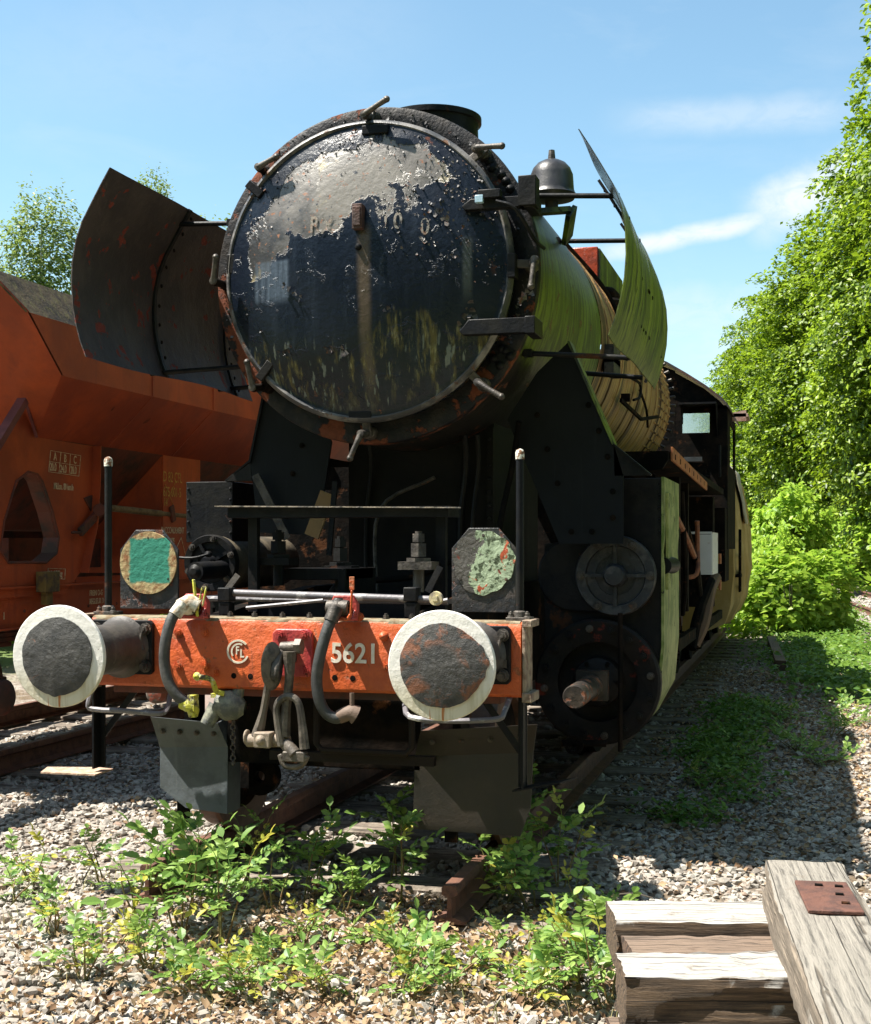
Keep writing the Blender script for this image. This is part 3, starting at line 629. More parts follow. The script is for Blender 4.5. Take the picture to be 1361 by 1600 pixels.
# drawgear shackle links: long arms hanging from the hook pin
STEELG = mk('greasy_drawgear_steel', (.12, .10, .08), c2=(.04, .033, .027), s2=13, rough=.55, metal=.2, bump=.5, dirt=(.075, .058, .042))
a = MB(); Y = .44
a.tube([at(425, 1018, Y=.42), at(420, 1060, Y=.42), at(412, 1110, Y=.42), at(402, 1150, Y=.42)], [.026, .018, .018, .030], 8, 5)
a.tube([at(452, 1018, Y=.40), at(452, 1060, Y=.40), at(447, 1110, Y=.40), at(444, 1150, Y=.40)], [.032, .022, .022, .030], 8, 5)
a.cyl(at(440, 1012, Y=.43), at(470, 1010, Y=.43), .026); a.cyl(at(462, 1010, Y=.43), at(472, 1010, Y=.43), .036, n=6)
lk = a.build('long_link', STEELG, LO)
a = MB(); a.lathe([(-.012, .012), (-.01, .042), (0, .058), (.01, .042), (.012, .012)], at(425, 1038, Y=.36), (.8, -.6, 0), 20); a.v = [(p[0], p[1], at(428, 1035, Y=.36).z+(p[2]-at(428, 1035, Y=.36).z)*1.9) for p in a.v]; a.build('hook_nose', STEELG, hk)
a = MB(); a.cyl(at(386, 1157, Y=.42), at(452, 1157, Y=.42), .030); a.cyl(at(388, 1152, Y=.42), at(384, 1152, Y=.42), .036)
q = at(412, 1155, Y=.40); a.box(q+V(-.035, -.04, -.035), q+V(.045, .03, .035)); a.lathe([(-.06, .0), (-.058, .014), (-.045, .016), (-.04, .028), (-.03, .03)], q, n=14); a.build('trunnion', mk('dusty_tan_steel', (.24, .19, .14), c2=(.14, .10, .07), s2=12, rough=.7, bump=.5), lk, bev=.006)
a = MB(); a.tube([at(440, 1165, Y=.38), at(434, 1130, Y=.38), at(432, 1105, Y=.38), at(440, 1092, Y=.38), at(453, 1088, Y=.38), at(466, 1098, Y=.38), at(472, 1130, Y=.38), at(476, 1170, Y=.38)], [.02, .018, .016, .017, .017, .017, .019, .024], 8, 5)
a.build('shackle', STEELG, LO)
a = MB(); a.cyl(at(445, 1160, Y=.40), at(462, 1180, Y=.38), .030); a.tube([at(438, 1178, Y=.38), at(446, 1196, Y=.38), at(470, 1196, Y=.38), at(480, 1180, Y=.38)], .016, 8, 4); a.box(at(446, 1172, Y=.40), at(476, 1192, Y=.36)); a.build('screw_nut', STEELG, LO, bev=.01)

# ---- shunter handrails and steps below the beam
for sx in (-1, 1):
    a = MB()
    if sx < 0: pts = [at(150, 1062, Y=.50), at(138, 1098, Y=.45), at(146, 1108, Y=.45), at(200, 1111, Y=.45), at(250, 1115, Y=.47), at(262, 1105, Y=.55), at(266, 1085, Y=.64)]
    else: pts = [at(797, 1090, Y=.64), at(788, 1112, Y=.5), at(780, 1123, Y=.47), at(740, 1126, Y=.47), at(690, 1126, Y=.47), at(640, 1120, Y=.5), at(632, 1100, Y=.62)]
    a.tube(pts, .0125, 8, 3); a.build('shunter_handrail', BRIGHT, LO)
    X = sx*1.075
    a = MB(); a.box((X-.030 if sx > 0 else X+.030, .72, .44), (X+sx*.010 if sx > 0 else X-.01, .735, .86)); a.box((X-.006, .66, .44), (X+.006, .735, .86)); a.build('step_hanger', BLACK, LO, bev=.002)
    a = MB(); a.bar((X-sx*.02, .73, .60), (sx*.86, .74, .86), .03, .01, (0, 1, 0)); a.build('step_brace', BLACK, LO)
    a = MB()
    if sx < 0: a.plate([(-1.03, .60, .425), (-1.03, .78, .425), (-1.13, .80, .425), (-1.40, .78, .418), (-1.34, .62, .420), (-1.12, .60, .425)], (0, 0, -.008))
    else: a.plate([(1.03, .66, .435), (1.06, .80, .435), (1.30, .82, .48), (1.24, .70, .475)], (0, 0, -.008))
    a.build('step_tread', mk('rusty_tread_plate', (.30, .19, .13), c2=(.45, .33, .24), s2=30, rough=.8, bump=1) if sx < 0 else BLACK, LO)
# ---- posts
for sx in (-1, 1):
    X = -1.013 if sx < 0 else 1.058
    a = MB(); a.cyl((X, .70, 1.2), (X, .70, 1.935), .018, n=14); po = a.build('hand_post', BLACK, LO)
    a = MB(); a.lathe([(0, .0185), (.0, .0205), (.03, .021), (.042, .016), (.048, .004)], (X, .70, 1.93), (0, 0, 1), 14); a.build('post_cap', mk('chipped_white_cap', (.6, .58, .5), rust=(.2, .1, .05), rs=30, rt=(.5, .56)) if sx < 0 else bpy.data.materials['chipped_white_cap'], po, ang=60)
    a = MB(); a.box((X-.055, .65, 1.197), (X+.055, .75, 1.215)); a.lathe([(0, .032), (.025, .03), (.03, .02)], (X, .7, 1.215), (0, 0, 1), 12); a.bolt((X-.038, .68, 1.215), (0, 0, 1), .012, .02); a.bolt((X+.038, .68, 1.215), (0, 0, 1), .012, .02); a.build('post_foot', STEEL, po, bev=.002)
# ---- lamp boards
for sx in (-1, 1):
    l, r_, t, bt = (188, 278, 828, 945) if sx < 0 else (706, 806, 825, 950)
    A = at(l, bt, Y=.85); B = at(r_, bt, Y=.85); zt = at((l+r_)/2, t, Y=.85).z; zb = (A.z+B.z)/2; xa, xb = A.x, B.x; k = (xb-xa)*.27
    a = MB(); a.prism([(xa, zb-.02), (xb, zb-.02), (xb, zt-k*1.15), (xb-k, zt), (xa+k, zt), (xa, zt-k*1.15)], 'xz', .85, .866)
    ld = a.build('lamp_board', DISCB, LO, bev=.002)
    cxx, czz = (xa+xb)/2, zt-(xb-xa)*.52; rr = (xb-xa)*.49
    a = MB(); n = 40
    if sx < 0:
        a.lathe([(-.006, 0), (-.006, rr), (.0, rr+.001), (.004, rr)], (cxx, .846, czz), n=40); a.build('signal_disc', SIGNG, ld, org=(cxx, .846, czz))
    else:
        ps = []
        for k_ in range(40):
            t_ = 2*math.pi*k_/40; q_ = rr*(1.0+.03*math.sin(3*t_+1)+.03*math.sin(11*t_)); ps.append((cxx+math.cos(t_)*q_*.98, czz+math.sin(t_)*q_*1.0))
        a.prism(ps, 'xz', .843, .851); a.build('peeling_paint_patch', SIGNP, ld, org=(cxx, .846, czz))
    a = MB(); a.box((cxx-.02, .866, zb-.02), (cxx+.02, .90, zt-.1)); a.build('board_stay', BLACK, ld)
    for q_ in ((-.11, -.08), (.11, -.08), (0, .125)):
        a = MB(); a.bolt((cxx+q_[0], .844, czz+q_[1]), (0, -1, 0), .006, .004); a.build('bolt', STEEL, ld)
# ---- rail guards
for sx in (-1, 1):
    if sx < 0:
        top = [at(235, 1120, Y=.86), at(340, 1130, Y=.86)]; bend = [at(250, 1168, Y=.93), at(356, 1167, Y=.93)]; bot = [at(250, 1230, Y=.93), at(290, 1262, Y=.92), at(355, 1272, Y=.90)]
        a = MB(); a.plate([top[0], top[1], bend[1], bend[0]], (0, .01, 0)); a.plate([bend[0], bend[1], bot[2], bot[1], bot[0]], (0, .01, 0)); a.plate([bend[1], bend[1]+V(0, .16, .02), bot[2]+V(0, .16, 0), bot[2]], (-.008, 0, 0)); a.plate([top[1], top[1]+V(-.04, .2, 0), bend[1]+V(0, .16, .02), bend[1]], (-.008, 0, 0))
    else:
        top = [at(657, 1142, Y=.86), at(839, 1132, Y=.86)]; bend = [at(648, 1182, Y=.93), at(833, 1176, Y=.93)]; bot = [at(645, 1295, Y=.93), at(829, 1308, Y=.93), at(829, 1262, Y=.93)]
        a = MB(); a.plate([top[0], top[1], bend[1], bend[0]], (0, .01, 0)); a.plate([bend[0], bend[1], bot[2], bot[1]+V(-.05, 0, 0), bot[0]], (0, .01, 0))
    gd = a.build('rail_guard', mk('blue_grey_guard', (.085, .098, .105), c2=(.06, .068, .072), s2=6, streak=(.14, .15, .145), st=(.6, .9), rust=(.2, .13, .08), rs=24, rt=(.68, .7), rough=.5, bump=.35) if sx < 0 else mk('brown_black_guard', (.017, .014, .011), c2=(.028, .021, .015), s2=3, streak=(.12, .075, .03), st=(.66, .85), ss=(5, 5, .8), rough=.5, bump=.3), LO)
    for k_ in range(4):
        q = top[0].lerp(top[1], (k_+.5)/4)*.55+bend[0].lerp(bend[1], (k_+.5)/4)*.45; a = MB(); a.bolt(q+V(0, .0, 0), (0, -1, -.3), .011, .014); a.build('guard_bolt', STEEL, gd)
    a = MB(); a.box((sx*.70-.02, .94, .5), (sx*.70+.02, 1.1, .9)); a.box((sx*.70-.06, .94, .12), (sx*.70+.0, .97, .5)); a.build('guard_iron', BLACK2, gd)
# ---- front platform sheet over the beam
a = MB(); A, B = at(335, 790, Y=1.02), at(722, 790, Y=1.02)
a.plate([A, at(720, 792, Y=1.02), at(712, 792, Y=1.30), at(350, 791, Y=1.30)], (0, 0, -.006))
wk = a.build('walkway_sheet', mk('checker_sheet', (.30, .24, .18), c2=(.12, .11, .10), s2=30, rough=.7, bump=.8), LO)
a = MB(); P0 = at(358, 800, Y=1.08); P1 = at(702, 797, Y=1.08); a.box((P0.x, 1.06, P0.z-.03), (P1.x, 1.28, P0.z+.022)); a.build('sheet_frame', BLACK, wk)
for u in (397, 690):
    X = at(u, 830, Y=1.15).x; a = MB(); a.box((X-.025, 1.13, 1.2), (X+.025, 1.17, P0.z-.03)); a.build('sheet_support', BLACK, wk)
# ---- brake shaft and rods lying behind the beam
a = MB(); a.tube([at(352, 926, Y=.82), at(675, 937, Y=.82)], .018, 10); a.build('brake_shaft', BRIGHT, LO)
a = MB(); a.tube([at(310, 935, Y=.9), at(700, 941, Y=.9)], .013, 8); a.tube([at(385, 950, Y=.78), at(505, 938, Y=.78)], .009, 6); a.tube([at(700, 938, Y=.8), at(680, 942, Y=.8)], .012, 6); a.build('release_rod', BRIGHT, LO)
for u in (353, 643):
    p = at(u, 931, Y=.80); a = MB(); a.box((p.x-.032, .77, p.z-.025), (p.x+.032, .85, p.z+.04)); a.box((p.x-.028, .775, 1.2), (p.x+.028, .845, p.z-.03)); a.build('shaft_bearing', BLACK, LO, bev=.004)
for (u, v, u2, v2) in ((352, 925, 372, 898), (668, 925, 688, 885)):
    a = MB(); a.bar(at(u, v, Y=.84), at(u2, v2, Y=.86), .03, .012, (0, 1, 0)); a.build('shaft_lever', STEEL if u < 500 else BLACK, LO)
p = at(682, 935, Y=.78); a = MB(); a.lathe([(0, .012), (.0, .032), (.02, .034), (.022, .014)], p-V(0, .02, 0), n=18, close=True); a.box(p+V(-.012, -.03, -.012), p+V(.012, .0, .012)); a.build('brass_knob', mk('brassy_pale_knob', (.55, .48, .28), rough=.4, c2=(.3, .25, .2), s2=30), LO)
# ---- standing bolts on the frame front
for (u, vt, vb, Y) in ((435, 828, 915, 1.25), (532, 838, 930, 1.6), (654, 830, 925, 1.05)):
    t_ = at(u, vt, Y=Y); bt = at(u, vb, Y=Y); a = MB(); H = t_.z-bt.z
    a.cyl(bt, V(bt.x, Y, t_.z-H*.45), .028); a.cyl(V(bt.x, Y, t_.z-H*.62), V(bt.x, Y, t_.z-H*.44), .062, n=8); a.box((bt.x-.085, Y-.07, t_.z-H*.63), (bt.x+.085, Y+.07, t_.z-H*.50))
    a.cyl(V(bt.x, Y, t_.z-H*.42), V(bt.x, Y, t_.z-H*.20), .042, n=6); a.cyl(V(bt.x, Y, t_.z-H*.18), V(bt.x, Y, t_.z-H*.04), .033, n=6); a.cyl(V(bt.x, Y, t_.z-H*.2), t_, .018, n=10)
    a.build('frame_bolt', BLACK if u != 654 else STEEL, LO)
a = MB(); a.box((-.33, 1.3, 1.36), (.02, 1.75, 1.42)); a.box((-.02, 1.28, 1.2), (.02, 1.8, 1.42)); a.box((-.44, 1.15, 1.16), (.45, 1.20, 1.30)); a.build('frame_bracket', BLACK, LO, bev=.004)
for X in (-.52, .52):
    a = MB(); a.prism([(.752, .95), (.752, 1.18), (1.1, 1.22), (2.2, 1.30), (12, 1.30), (12, .75), (2.4, .70), (1.2, .80)], 'yz', X-.04, X+.04); a.build('frame_plate', BLACK2, LO)
a = MB(); a.box((-.5, 1.1, .75), (.5, 1.18, 1.15)); a.box((-.48, 2.2, .6), (.48, 11, .95)); a.build('frame_stretcher', BLACK2, LO)
a = MB(); q0 = at(490, 1090, Y=.74); q1 = at(640, 1180, Y=.74)
rw = [(q0.x, BZ0-.04), (q0.x, q1.z+.03), (q0.x+.03, q1.z), (q1.x-.03, q1.z), (q1.x, q1.z+.03), (q1.x, BZ0-.04)]
a.tube([(x, .78, z) for x, z in rw], .016, 8); a.box((q0.x-.25, .80, q1.z-.06), (q1.x+.1, .85, q1.z-.015)); a.build('pilot_frame', mk('brown_black_steel', (.016, .011, .008), rough=.7, spec=.2, bump=.4), LO)
a = MB(); a.box((-.48, .93, .46), (.52, .95, .855)); a.build('added_dark_front_sheet', BLACK2, LO)  # black sheet added to darken the opening under the beam
a = MB(); a.box((-1.5, 3.75, .95), (-.43, 3.8, 2.095)); a.build('added_dark_backing', BLACK2, LO)  # black backing added to stand for the dark gap beside the saddle
a = MB(); a.bar(at(399, 742, Y=2.38), at(449, 842, Y=2.38), .05, .012, (0, 1, 0)); a.build('slanting_stay', STEEL, LO)
a = MB(); a.bar(at(524, 752, Y=2.2), at(514, 868, Y=2.2), .03, .02, (0, 1, 0)); a.build('thin_upright', BLACK, LO)
a = MB(); a.lathe([(-.02, 0), (-.015, .04), (0, .055), (.08, .058)], at(243, 1083, Y=.95), n=20); a.build('pipe_end', mk('flaking_red_end', (.25, .06, .035), rust=(.12, .09, .07), rs=20, rt=(.5, .55)), LO)

# ---- smokebox
SZ = 3.045; SR = .932; SO = (0, 0, SZ)
a = MB(); a.lathe([(1.90, SR), (1.95, SR+.004), (2.0, SR-.002), (3.6, SR-.002), (3.62, SR-.01), (4.3, SR-.01)], SO, n=96)
def mat_shell():
    m_, g_, b_ = newmat('smokebox_shell_paint'); x, y, z = g_.xyz()
    n1 = g_.noise(4, 8, .65); st = g_.noise(1, 6, .6, g_.obj((18, 18, 2.2)))
    gm = g_.m('MULTIPLY', g_.step(g_.m('ADD', z, g_.m('MULTIPLY', n1, .3)), 2.68, 2.85), g_.step(x, .2, .5))
    gm = g_.m('MULTIPLY', gm, g_.m('SUBTRACT', 1, g_.m('MULTIPLY', g_.step(g_.m('ADD', z, g_.m('MULTIPLY', n1, .3)), 3.35, 3.6), .8)))
    gm = g_.m('MULTIPLY', gm, g_.ramp(st, [(.40, .1), (.56, 1)]))
    col = g_.mix(g_.noise(5, 7, .7), (.005, .005, .006), (.018, .015, .012))
    cir = g_.noise(1, 6, .65, g_.obj((1.5, 24, 1.5))); col = g_.mix(g_.ramp(cir, [(.5, 0), (.7, .6)]), col, (.04, .028, .017))
    col = g_.mix(gm, col, g_.mix(g_.noise(7, 5), (.08, .13, .012), (.21, .28, .035)))
    rr_ = g_.ramp(g_.noise(6, 9, .65, g_.obj(loc=(5, 1, 0))), [(.60, 0), (.63, 1)]); col = g_.mix(rr_, col, (.14, .045, .022))
    g_.put(b_.inputs['Base Color'], col); b_.inputs['Roughness'].default_value = .42
    g_.put(b_.inputs['Normal'], g_.bump(g_.m('SUBTRACT', g_.noise(20, 7), g_.m('MULTIPLY', rr_, .7)), .6, .012)); return m_
SHELL = mat_shell()
sb = a.build('smokebox', SHELL, LO, ang=30)
a = MB(); a.lathe([(1.99, .80), (1.90, .80), (1.875, .815), (1.868, .86), (1.868, .925), (1.875, SR+.006), (1.90, SR+.010), (1.93, SR+.010), (1.935, SR)], SO, n=96)
a.build('front_ring', mk('flaking_black_ring', (.006, .0065, .009), c2=(.022, .018, .016), s2=7, rust=(.15, .045, .022), rs=5, rt=(.54, .57), rough=.55, spec=.25, bump=.8), sb, ang=30)
# door: a domed plate with dents
a = MB(); rows = []; n = 120
def domey(r_, t_):
    q_ = r_/.80
    return 1.605+.135*q_**2.2+.004*math.sin(3*t_+r_*9)*min(1, r_*r_*4)+.003*math.sin(11*r_+3*t_)*min(1, r_*r_*4)
prof = [.0, .04, .1, .17, .25, .33, .41, .49, .57, .65, .72, .77, .795]
for r_ in prof:
    rows.append([V(math.cos(2*math.pi*k/n)*max(r_, 1e-4), domey(r_, 2*math.pi*k/n), SZ+math.sin(2*math.pi*k/n)*max(r_, 1e-4)) for k in range(n)])
for r_, y_ in ((.805, 1.735), (.818, 1.74), (.828, 1.755), (.830, 1.79), (.822, 1.82), (.815, 1.88)):
    rows.append([V(math.cos(2*math.pi*k/n)*r_, y_, SZ+math.sin(2*math.pi*k/n)*r_) for k in range(n)])
vs = [p for r_ in rows for p in r_]; fs = [(i*n+k, i*n+(k+1) % n, (i+1)*n+(k+1) % n, (i+1)*n+k) for i in range(len(rows)-1) for k in range(n)]
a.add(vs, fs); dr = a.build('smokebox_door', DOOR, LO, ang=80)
a = MB(); a.lathe([(1.742, .795), (1.728, .808), (1.738, .824), (1.76, .832)], SO, n=96); a.build('door_rim', mk('worn_rim_paint', (.05, .05, .052), c2=(.16, .15, .14), s2=6, t2=(.5, .6), rust=(.13, .06, .03), rs=8, rt=(.6, .64), rough=.45, bump=.5), dr, ang=60)
def dpt(u, v, lift=0.0):      # pixel -> point on the domed door
    p = at(u, v, Y=1.68)
    for _ in range(4):
        r_ = math.hypot(p.x, p.z-SZ); p = at(u, v, Y=domey(min(r_, .8), 0)-lift)
    return p
# clamps round the door
for (u0, v0, u1, v1, ul, vl) in [(570, 180, 604, 155, 590, 205), (405, 262, 432, 245, 430, 285), (335, 440, 337, 402, 362, 420), (396, 606, 386, 566, 418, 580), (565, 678, 547, 716, 562, 650), (747, 598, 783, 620, 735, 585), (836, 406, 830, 447, 800, 418), (743, 232, 784, 228, 735, 262)]:
    b0 = at(u0, v0, Y=1.70); e0 = at(u1, v1, Y=1.66); base = at(u0, v0, Y=1.70); rd = V(base.x, 0, base.z-SZ).normalized()
    root = V(0, 1.87, SZ)+rd*.88
    a = MB(); a.cyl(root, b0, .022, n=10); a.cyl(root+V(0, .01, 0), root-V(0, .05, 0), .042, .034, n=10); a.lathe([(-.02, .008), (-.015, .022), (.015, .024), (.02, .01)], b0, n=12)
    a.bar(root-V(0, .06, 0)+rd*.03, root-V(0, .11, 0)-rd*.09, .045, .022, (0, 1, 0))
    cl = a.build('door_clamp', STEEL if (u0 > 500) else BLACK2, dr, bev=.004)
    a = MB(); md = (b0+e0)*.5+V(0, -.01, 0); a.tube([b0+V(0, -.01, 0), md, e0], [.021, .015, .017], 8, 4); a.lathe([(-.017, .002), (-.012, .015), (0, .02), (.012, .015), (.017, .002)], e0, n=10); a.lathe([(-.025, .002), (-.022, .02), (-.008, .022)], b0+V(0, -.005, 0), n=10)
    a.build('clamp_handle', STEEL, cl, ang=60)
for (u, v, w_, h_, d_, ro_) in [(588, 204, .15, .05, .03, 0), (801, 416, .045, .13, .035, 0), (400, 297, .05, .11, .03, -48), (563, 648, .13, .04, .012, 0), (362, 413, .05, .11, .015, 0), (416, 580, .05, .12, .03, 38)]:
    p = dpt(u, v, .0); q = Matrix.Rotation(R(ro_), 3, 'Y'); a = MB(); a.box(p+V(-w_/2, -d_, -h_/2), p+V(w_/2, .05, h_/2), q, p); a.build('door_lug', BLACK, dr, bev=.005)
p = dpt(562, 340, 0); a = MB(); a.box(p+V(-.028, -.05, -.07), p+V(.028, .02, .065)); a.box(p+V(-.022, -.058, -.055), p+V(.022, -.05, .05)); a.build('lamp_iron', mk('rusty_lamp_iron', (.10, .035, .022), c2=(.05, .025, .02), rough=.7, bump=.9), dr, bev=.004)
p = dpt(560, 386, 0); a = MB(); a.lathe([(-.02, 0), (-.018, .012), (0, .02), (.01, .02)], p, n=12); a.build('centre_bolt', BLACK, dr)
# hinges
for (l, r_, t_, b_, Yh) in ((727, 830, 312, 329, 1.66), (724, 832, 500, 524, 1.66)):
    A, B = at(l, t_, Y=Yh), at(r_, b_, Y=Yh); a = MB(); zt, zb = A.z, at(l, b_, Y=Yh).z; xe = B.x
    a.prism([(A.x, zb), (A.x-.02, zb+.02), (A.x+.03, zt), (xe, zt), (xe, zb)], 'xz', Yh-.01, Yh+.045); a.box((xe-.04, Yh-.012, zb-.005), (xe+.015, 1.87, zt+.005)); 
    if t_ < 400: a.box((xe-.065, Yh-.03, zb), (xe+.03, Yh+.08, zt+.10)); a.box((A.x+.08, Yh-.05, zt-.01), (A.x+.2, Yh+.0, zt+.035))
    a.build('door_hinge', BLACK, dr, bev=.004)
p = at(749, 311, Y=1.62); a = MB(); a.box(p+V(-.022, -.012, -.02), p+V(.022, .02, .02)); a.build('reflector_clip', mk('pale_blue_clip', (.35, .5, .6), rough=.4), dr, bev=.003)
a = MB(); a.tube([at(775, 314, Y=1.62), at(800, 322, Y=1.62), at(818, 345, Y=1.66), at(836, 375, Y=1.75), at(850, 388, Y=1.9)], .010, 8, 5); a.build('cable', BLACK, dr)
for c_ in ([(764, 252), (768, 262), (783, 273), (790, 283), (797, 295)], [(772, 560), (781, 571), (790, 548), (797, 557), (784, 545)]):
    for (u, v) in c_:
        a = MB(); a.lathe([(-.02, 0), (-.018, .013), (-.008, .024), (.0, .026)], at(u, v, Y=1.868), n=12); a.build('rivet', BLACK, sb)
a = MB(); q = [at(773, 588, Y=1.862), at(758, 575, Y=1.862), at(790, 538, Y=1.862), at(806, 548, Y=1.862)]; a.plate(q, (0, .01, 0)); a.build('ring_plate', BLACK, sb, bev=.003)
# remnants of painted characters on the door
def wrapdoor(o, lift):
    for v_ in o.data.vertices:
        r_ = math.hypot(v_.co.x, v_.co.z-SZ); v_.co.y = domey(min(r_, .8), math.atan2(v_.co.z-SZ, v_.co.x))-lift-(.001 if v_.co.y < 0 else 0)
for ch, u, v, sz_, mt in [('R', 490, 363, .125, ORTXT), ('X', 508, 365, .13, WTXT), ('0', 597, 357, .125, WTXT), ('0', 621, 357, .125, ORTXT), ('0', 663, 366, .125, STEEL)]:
    p = dpt(u, v, 0)
    c = bpy.data.curves.new('c', 'FONT'); c.body = ch; c.size = sz_; c.extrude = .001; c.offset = .002; t = bpy.data.objects.new('tmp', c); me = bpy.data.meshes.new_from_object(t); bpy.data.objects.remove(t)
    mm = MB(); 
    ttx, ttz = p.x, p.z
    for v_ in me.vertices: pass
    o = bpy.data.objects.new('painted_character', me); COL.objects.link(o); me.materials.clear(); me.materials.append(bpy.data.materials['scabby_character'] if 'scabby_character' in bpy.data.materials else None)
    if 'scabby_character' not in bpy.data.materials:
        m_, g_, b_ = newmat('scabby_character'); k_ = g_.noise(28, 8, .7); g_.put(b_.inputs['Base Color'], g_.ramp(k_, [(.38, (.30, .12, .06)), (.5, (.50, .46, .40)), (.62, (.05, .045, .045))])); b_.inputs['Roughness'].default_value = .7
        g_.put(b_.inputs['Alpha'], g_.ramp(g_.noise(16, 8, .7), [(.45, 0), (.48, 1)])); me.materials.clear(); me.materials.append(m_)
    o.parent = dr
    for v_ in me.vertices:
        x_, y_ = v_.co.x*.8+ttx, v_.co.y+ttz; r_ = math.hypot(x_, y_-SZ)
        v_.co = (x_, domey(min(r_, .8), math.atan2(y_-SZ, x_))-.006, y_)
# curled paint flakes standing off the door and the ring: each casts its own small shadow
a = MB()
def flake(c, nrm, s_):
    nrm = nrm.normalized(); t1 = nrm.cross(V(random.uniform(-1, 1), random.uniform(-1, 1), random.uniform(-1, 1))).normalized(); t2 = nrm.cross(t1)
    L = s_*random.uniform(.7, 1.5); W = s_*random.uniform(.5, 1.2); cu = random.uniform(.3, .9)*s_
    rows_ = []
    for i in range(4):
        f_ = i/3; wd = W*(1-.85*f_*random.uniform(.5, 1)); lift = cu*f_*f_+.001
        rows_.append([c+t1*(L*f_*(1-.3*f_))+t2*(wd*(j-.5)+random.uniform(-.15, .15)*s_)+nrm*lift for j in (0, .5, 1)])
    a.grid(rows_)
for k in range(520):
    z_ = random.random()
    if z_ < .42: t_ = R(random.uniform(15, 165)); r_ = random.gauss(.70, .055)
    elif z_ < .75: t_ = R(random.uniform(-10, 60)); r_ = random.gauss(.66, .09)
    elif z_ < .9:
        p = dpt(random.uniform(600, 720), random.uniform(290, 400)); t_ = math.atan2(p.z-SZ, p.x); r_ = math.hypot(p.x, p.z-SZ)
    else: t_ = R(random.uniform(-20, 180)); r_ = random.uniform(.5, .78)
    if r_ > .79: r_ = .79
    c = V(math.cos(t_)*r_, domey(r_, t_), SZ+math.sin(t_)*r_); nn = V(math.cos(t_)*r_*.45, -1, math.sin(t_)*r_*.45)
    flake(c, nn, random.choice([.006, .009, .012, .016]))
for (u, v, s_) in [(690, 330, .07), (700, 345, .06), (680, 320, .05), (745, 270, .07), (755, 285, .06), (738, 262, .06), (452, 448, .07), (470, 462, .05), (745, 487, .10), (735, 495, .08), (725, 507, .07), (520, 550, .08), (545, 548, .07), (460, 550, .08), (450, 548, .06), (396, 485, .05), (415, 515, .05), (560, 210, .05), (650, 215, .05), (665, 222, .05), (600, 215, .05), (545, 225, .045), (395, 310, .05), (415, 300, .05), (612, 482, .05), (820, 470, .08), (830, 460, .07), (717, 400, .05), (735, 380, .05), (663, 370, .05)]:
    p = dpt(u, v); nn = V(p.x*.5, -1, (p.z-SZ)*.5)
    for _ in range(4): flake(p+V(random.gauss(0, .012), -.002, random.gauss(0, .012)), nn, s_*.42)
for k in range(150):
    t_ = R(random.uniform(-30, 200)); r_ = random.uniform(.85, .905); c = V(math.cos(t_)*r_, 1.868, SZ+math.sin(t_)*r_); flake(c, V(0, -1, .1), random.choice([.008, .014, .02]))
fl = a.build('paint_flakes', mk('curled_paint_flake', (.022, .022, .026), c2=(.10, .085, .075), s2=9, rust=(.14, .06, .035), rs=14, rt=(.58, .62), rough=.5, bump=.3), dr, ang=60); fl['kind'] = 'stuff'

SHX = -.022
for o_ in [dr, sb]+list(dr.children)+list(sb.children):
    if o_.name.split('.')[0] in ('smokebox_door', 'smokebox', 'door_rim', 'paint_flakes', 'painted_character', 'front_ring'):
        for v_ in o_.data.vertices: v_.co.x += SHX
# ---- chimney, bell, box on the boiler
a = MB(); cp = (at(676, 166, Y=3.0)).x; a.lathe([(0, .37), (.05, .32), (.2, .295), (.33, .29), (.36, .295), (.365, .312), (.40, .312), (.405, .28), (.30, .27)], (cp, 3.0, 3.855), (0, 0, 1), 48); a.build('chimney', BLACK, LO, ang=30)
bc = at(862, 300, Y=2.7)
a = MB(); a.lathe([(-.10, 0), (-.098, .05), (-.085, .135), (-.06, .15), (-.05, .142), (-.03, .134), (.06, .128), (.10, .112), (.13, .085), (.148, .05), (.155, .02), (.156, 0)], (bc.x, 2.7, bc.z+.04), (0, 0, 1), 36)
be = a.build('bell', mk('sooty_bell_metal', (.045, .043, .045), c2=(.11, .105, .095), s2=4, t2=(.45, .7), rough=.38, metal=.5, bump=.25), LO, ang=50)
a = MB(); a.cyl((bc.x, 2.7, bc.z+.19), (bc.x, 2.7, bc.z+.25), .024, .018, 8); a.build('bell_stem', STEEL, be)
a = MB(); a.cyl((bc.x, 2.7, bc.z-.06), (bc.x, 2.7, bc.z-.10), .04); a.build('bell_seat', STEEL, be)
a = MB(); q0 = at(838, 337, Y=2.7); q1 = at(893, 328, Y=2.7); a.box((.55, 2.66, bc.z-.13), (q1.x, 2.74, bc.z-.10)); a.bar((q1.x, 2.7, bc.z-.12), at(886, 375, Y=2.9), .03, .10, (0, 1, 0)); a.build('bell_bracket', MOSS, be)
a = MB(); a.box((.36, 6.0, 3.45), (.625, 7.5, 4.055)); rb_ = a.build('sand_box', REDBOX, LO, bev=.01)
a = MB(); a.box((.628, 6.02, 3.47), (.64, 7.48, 4.04)); a.build('box_side', MOSS, rb_)
a = MB(); a.tube([(.62, 6.1, 3.7), (.72, 6.1, 3.69), (.74, 6.3, 3.68)], .035, 8, 3); a.tube([(.64, 5.6, 3.5), (.8, 5.8, 3.55), (.84, 6.4, 3.5)], .03, 8, 3); a.tube([(.5, 5.1, 3.9), (.74, 5.3, 3.62), (.86, 5.4, 3.4), (.93, 5.45, 3.1)], .016, 8, 4); a.tube([(.5, 5.4, 3.88), (.75, 5.6, 3.6), (.9, 5.7, 3.3)], .014, 8, 4); a.build('boiler_pipe', BLACK2, LO)
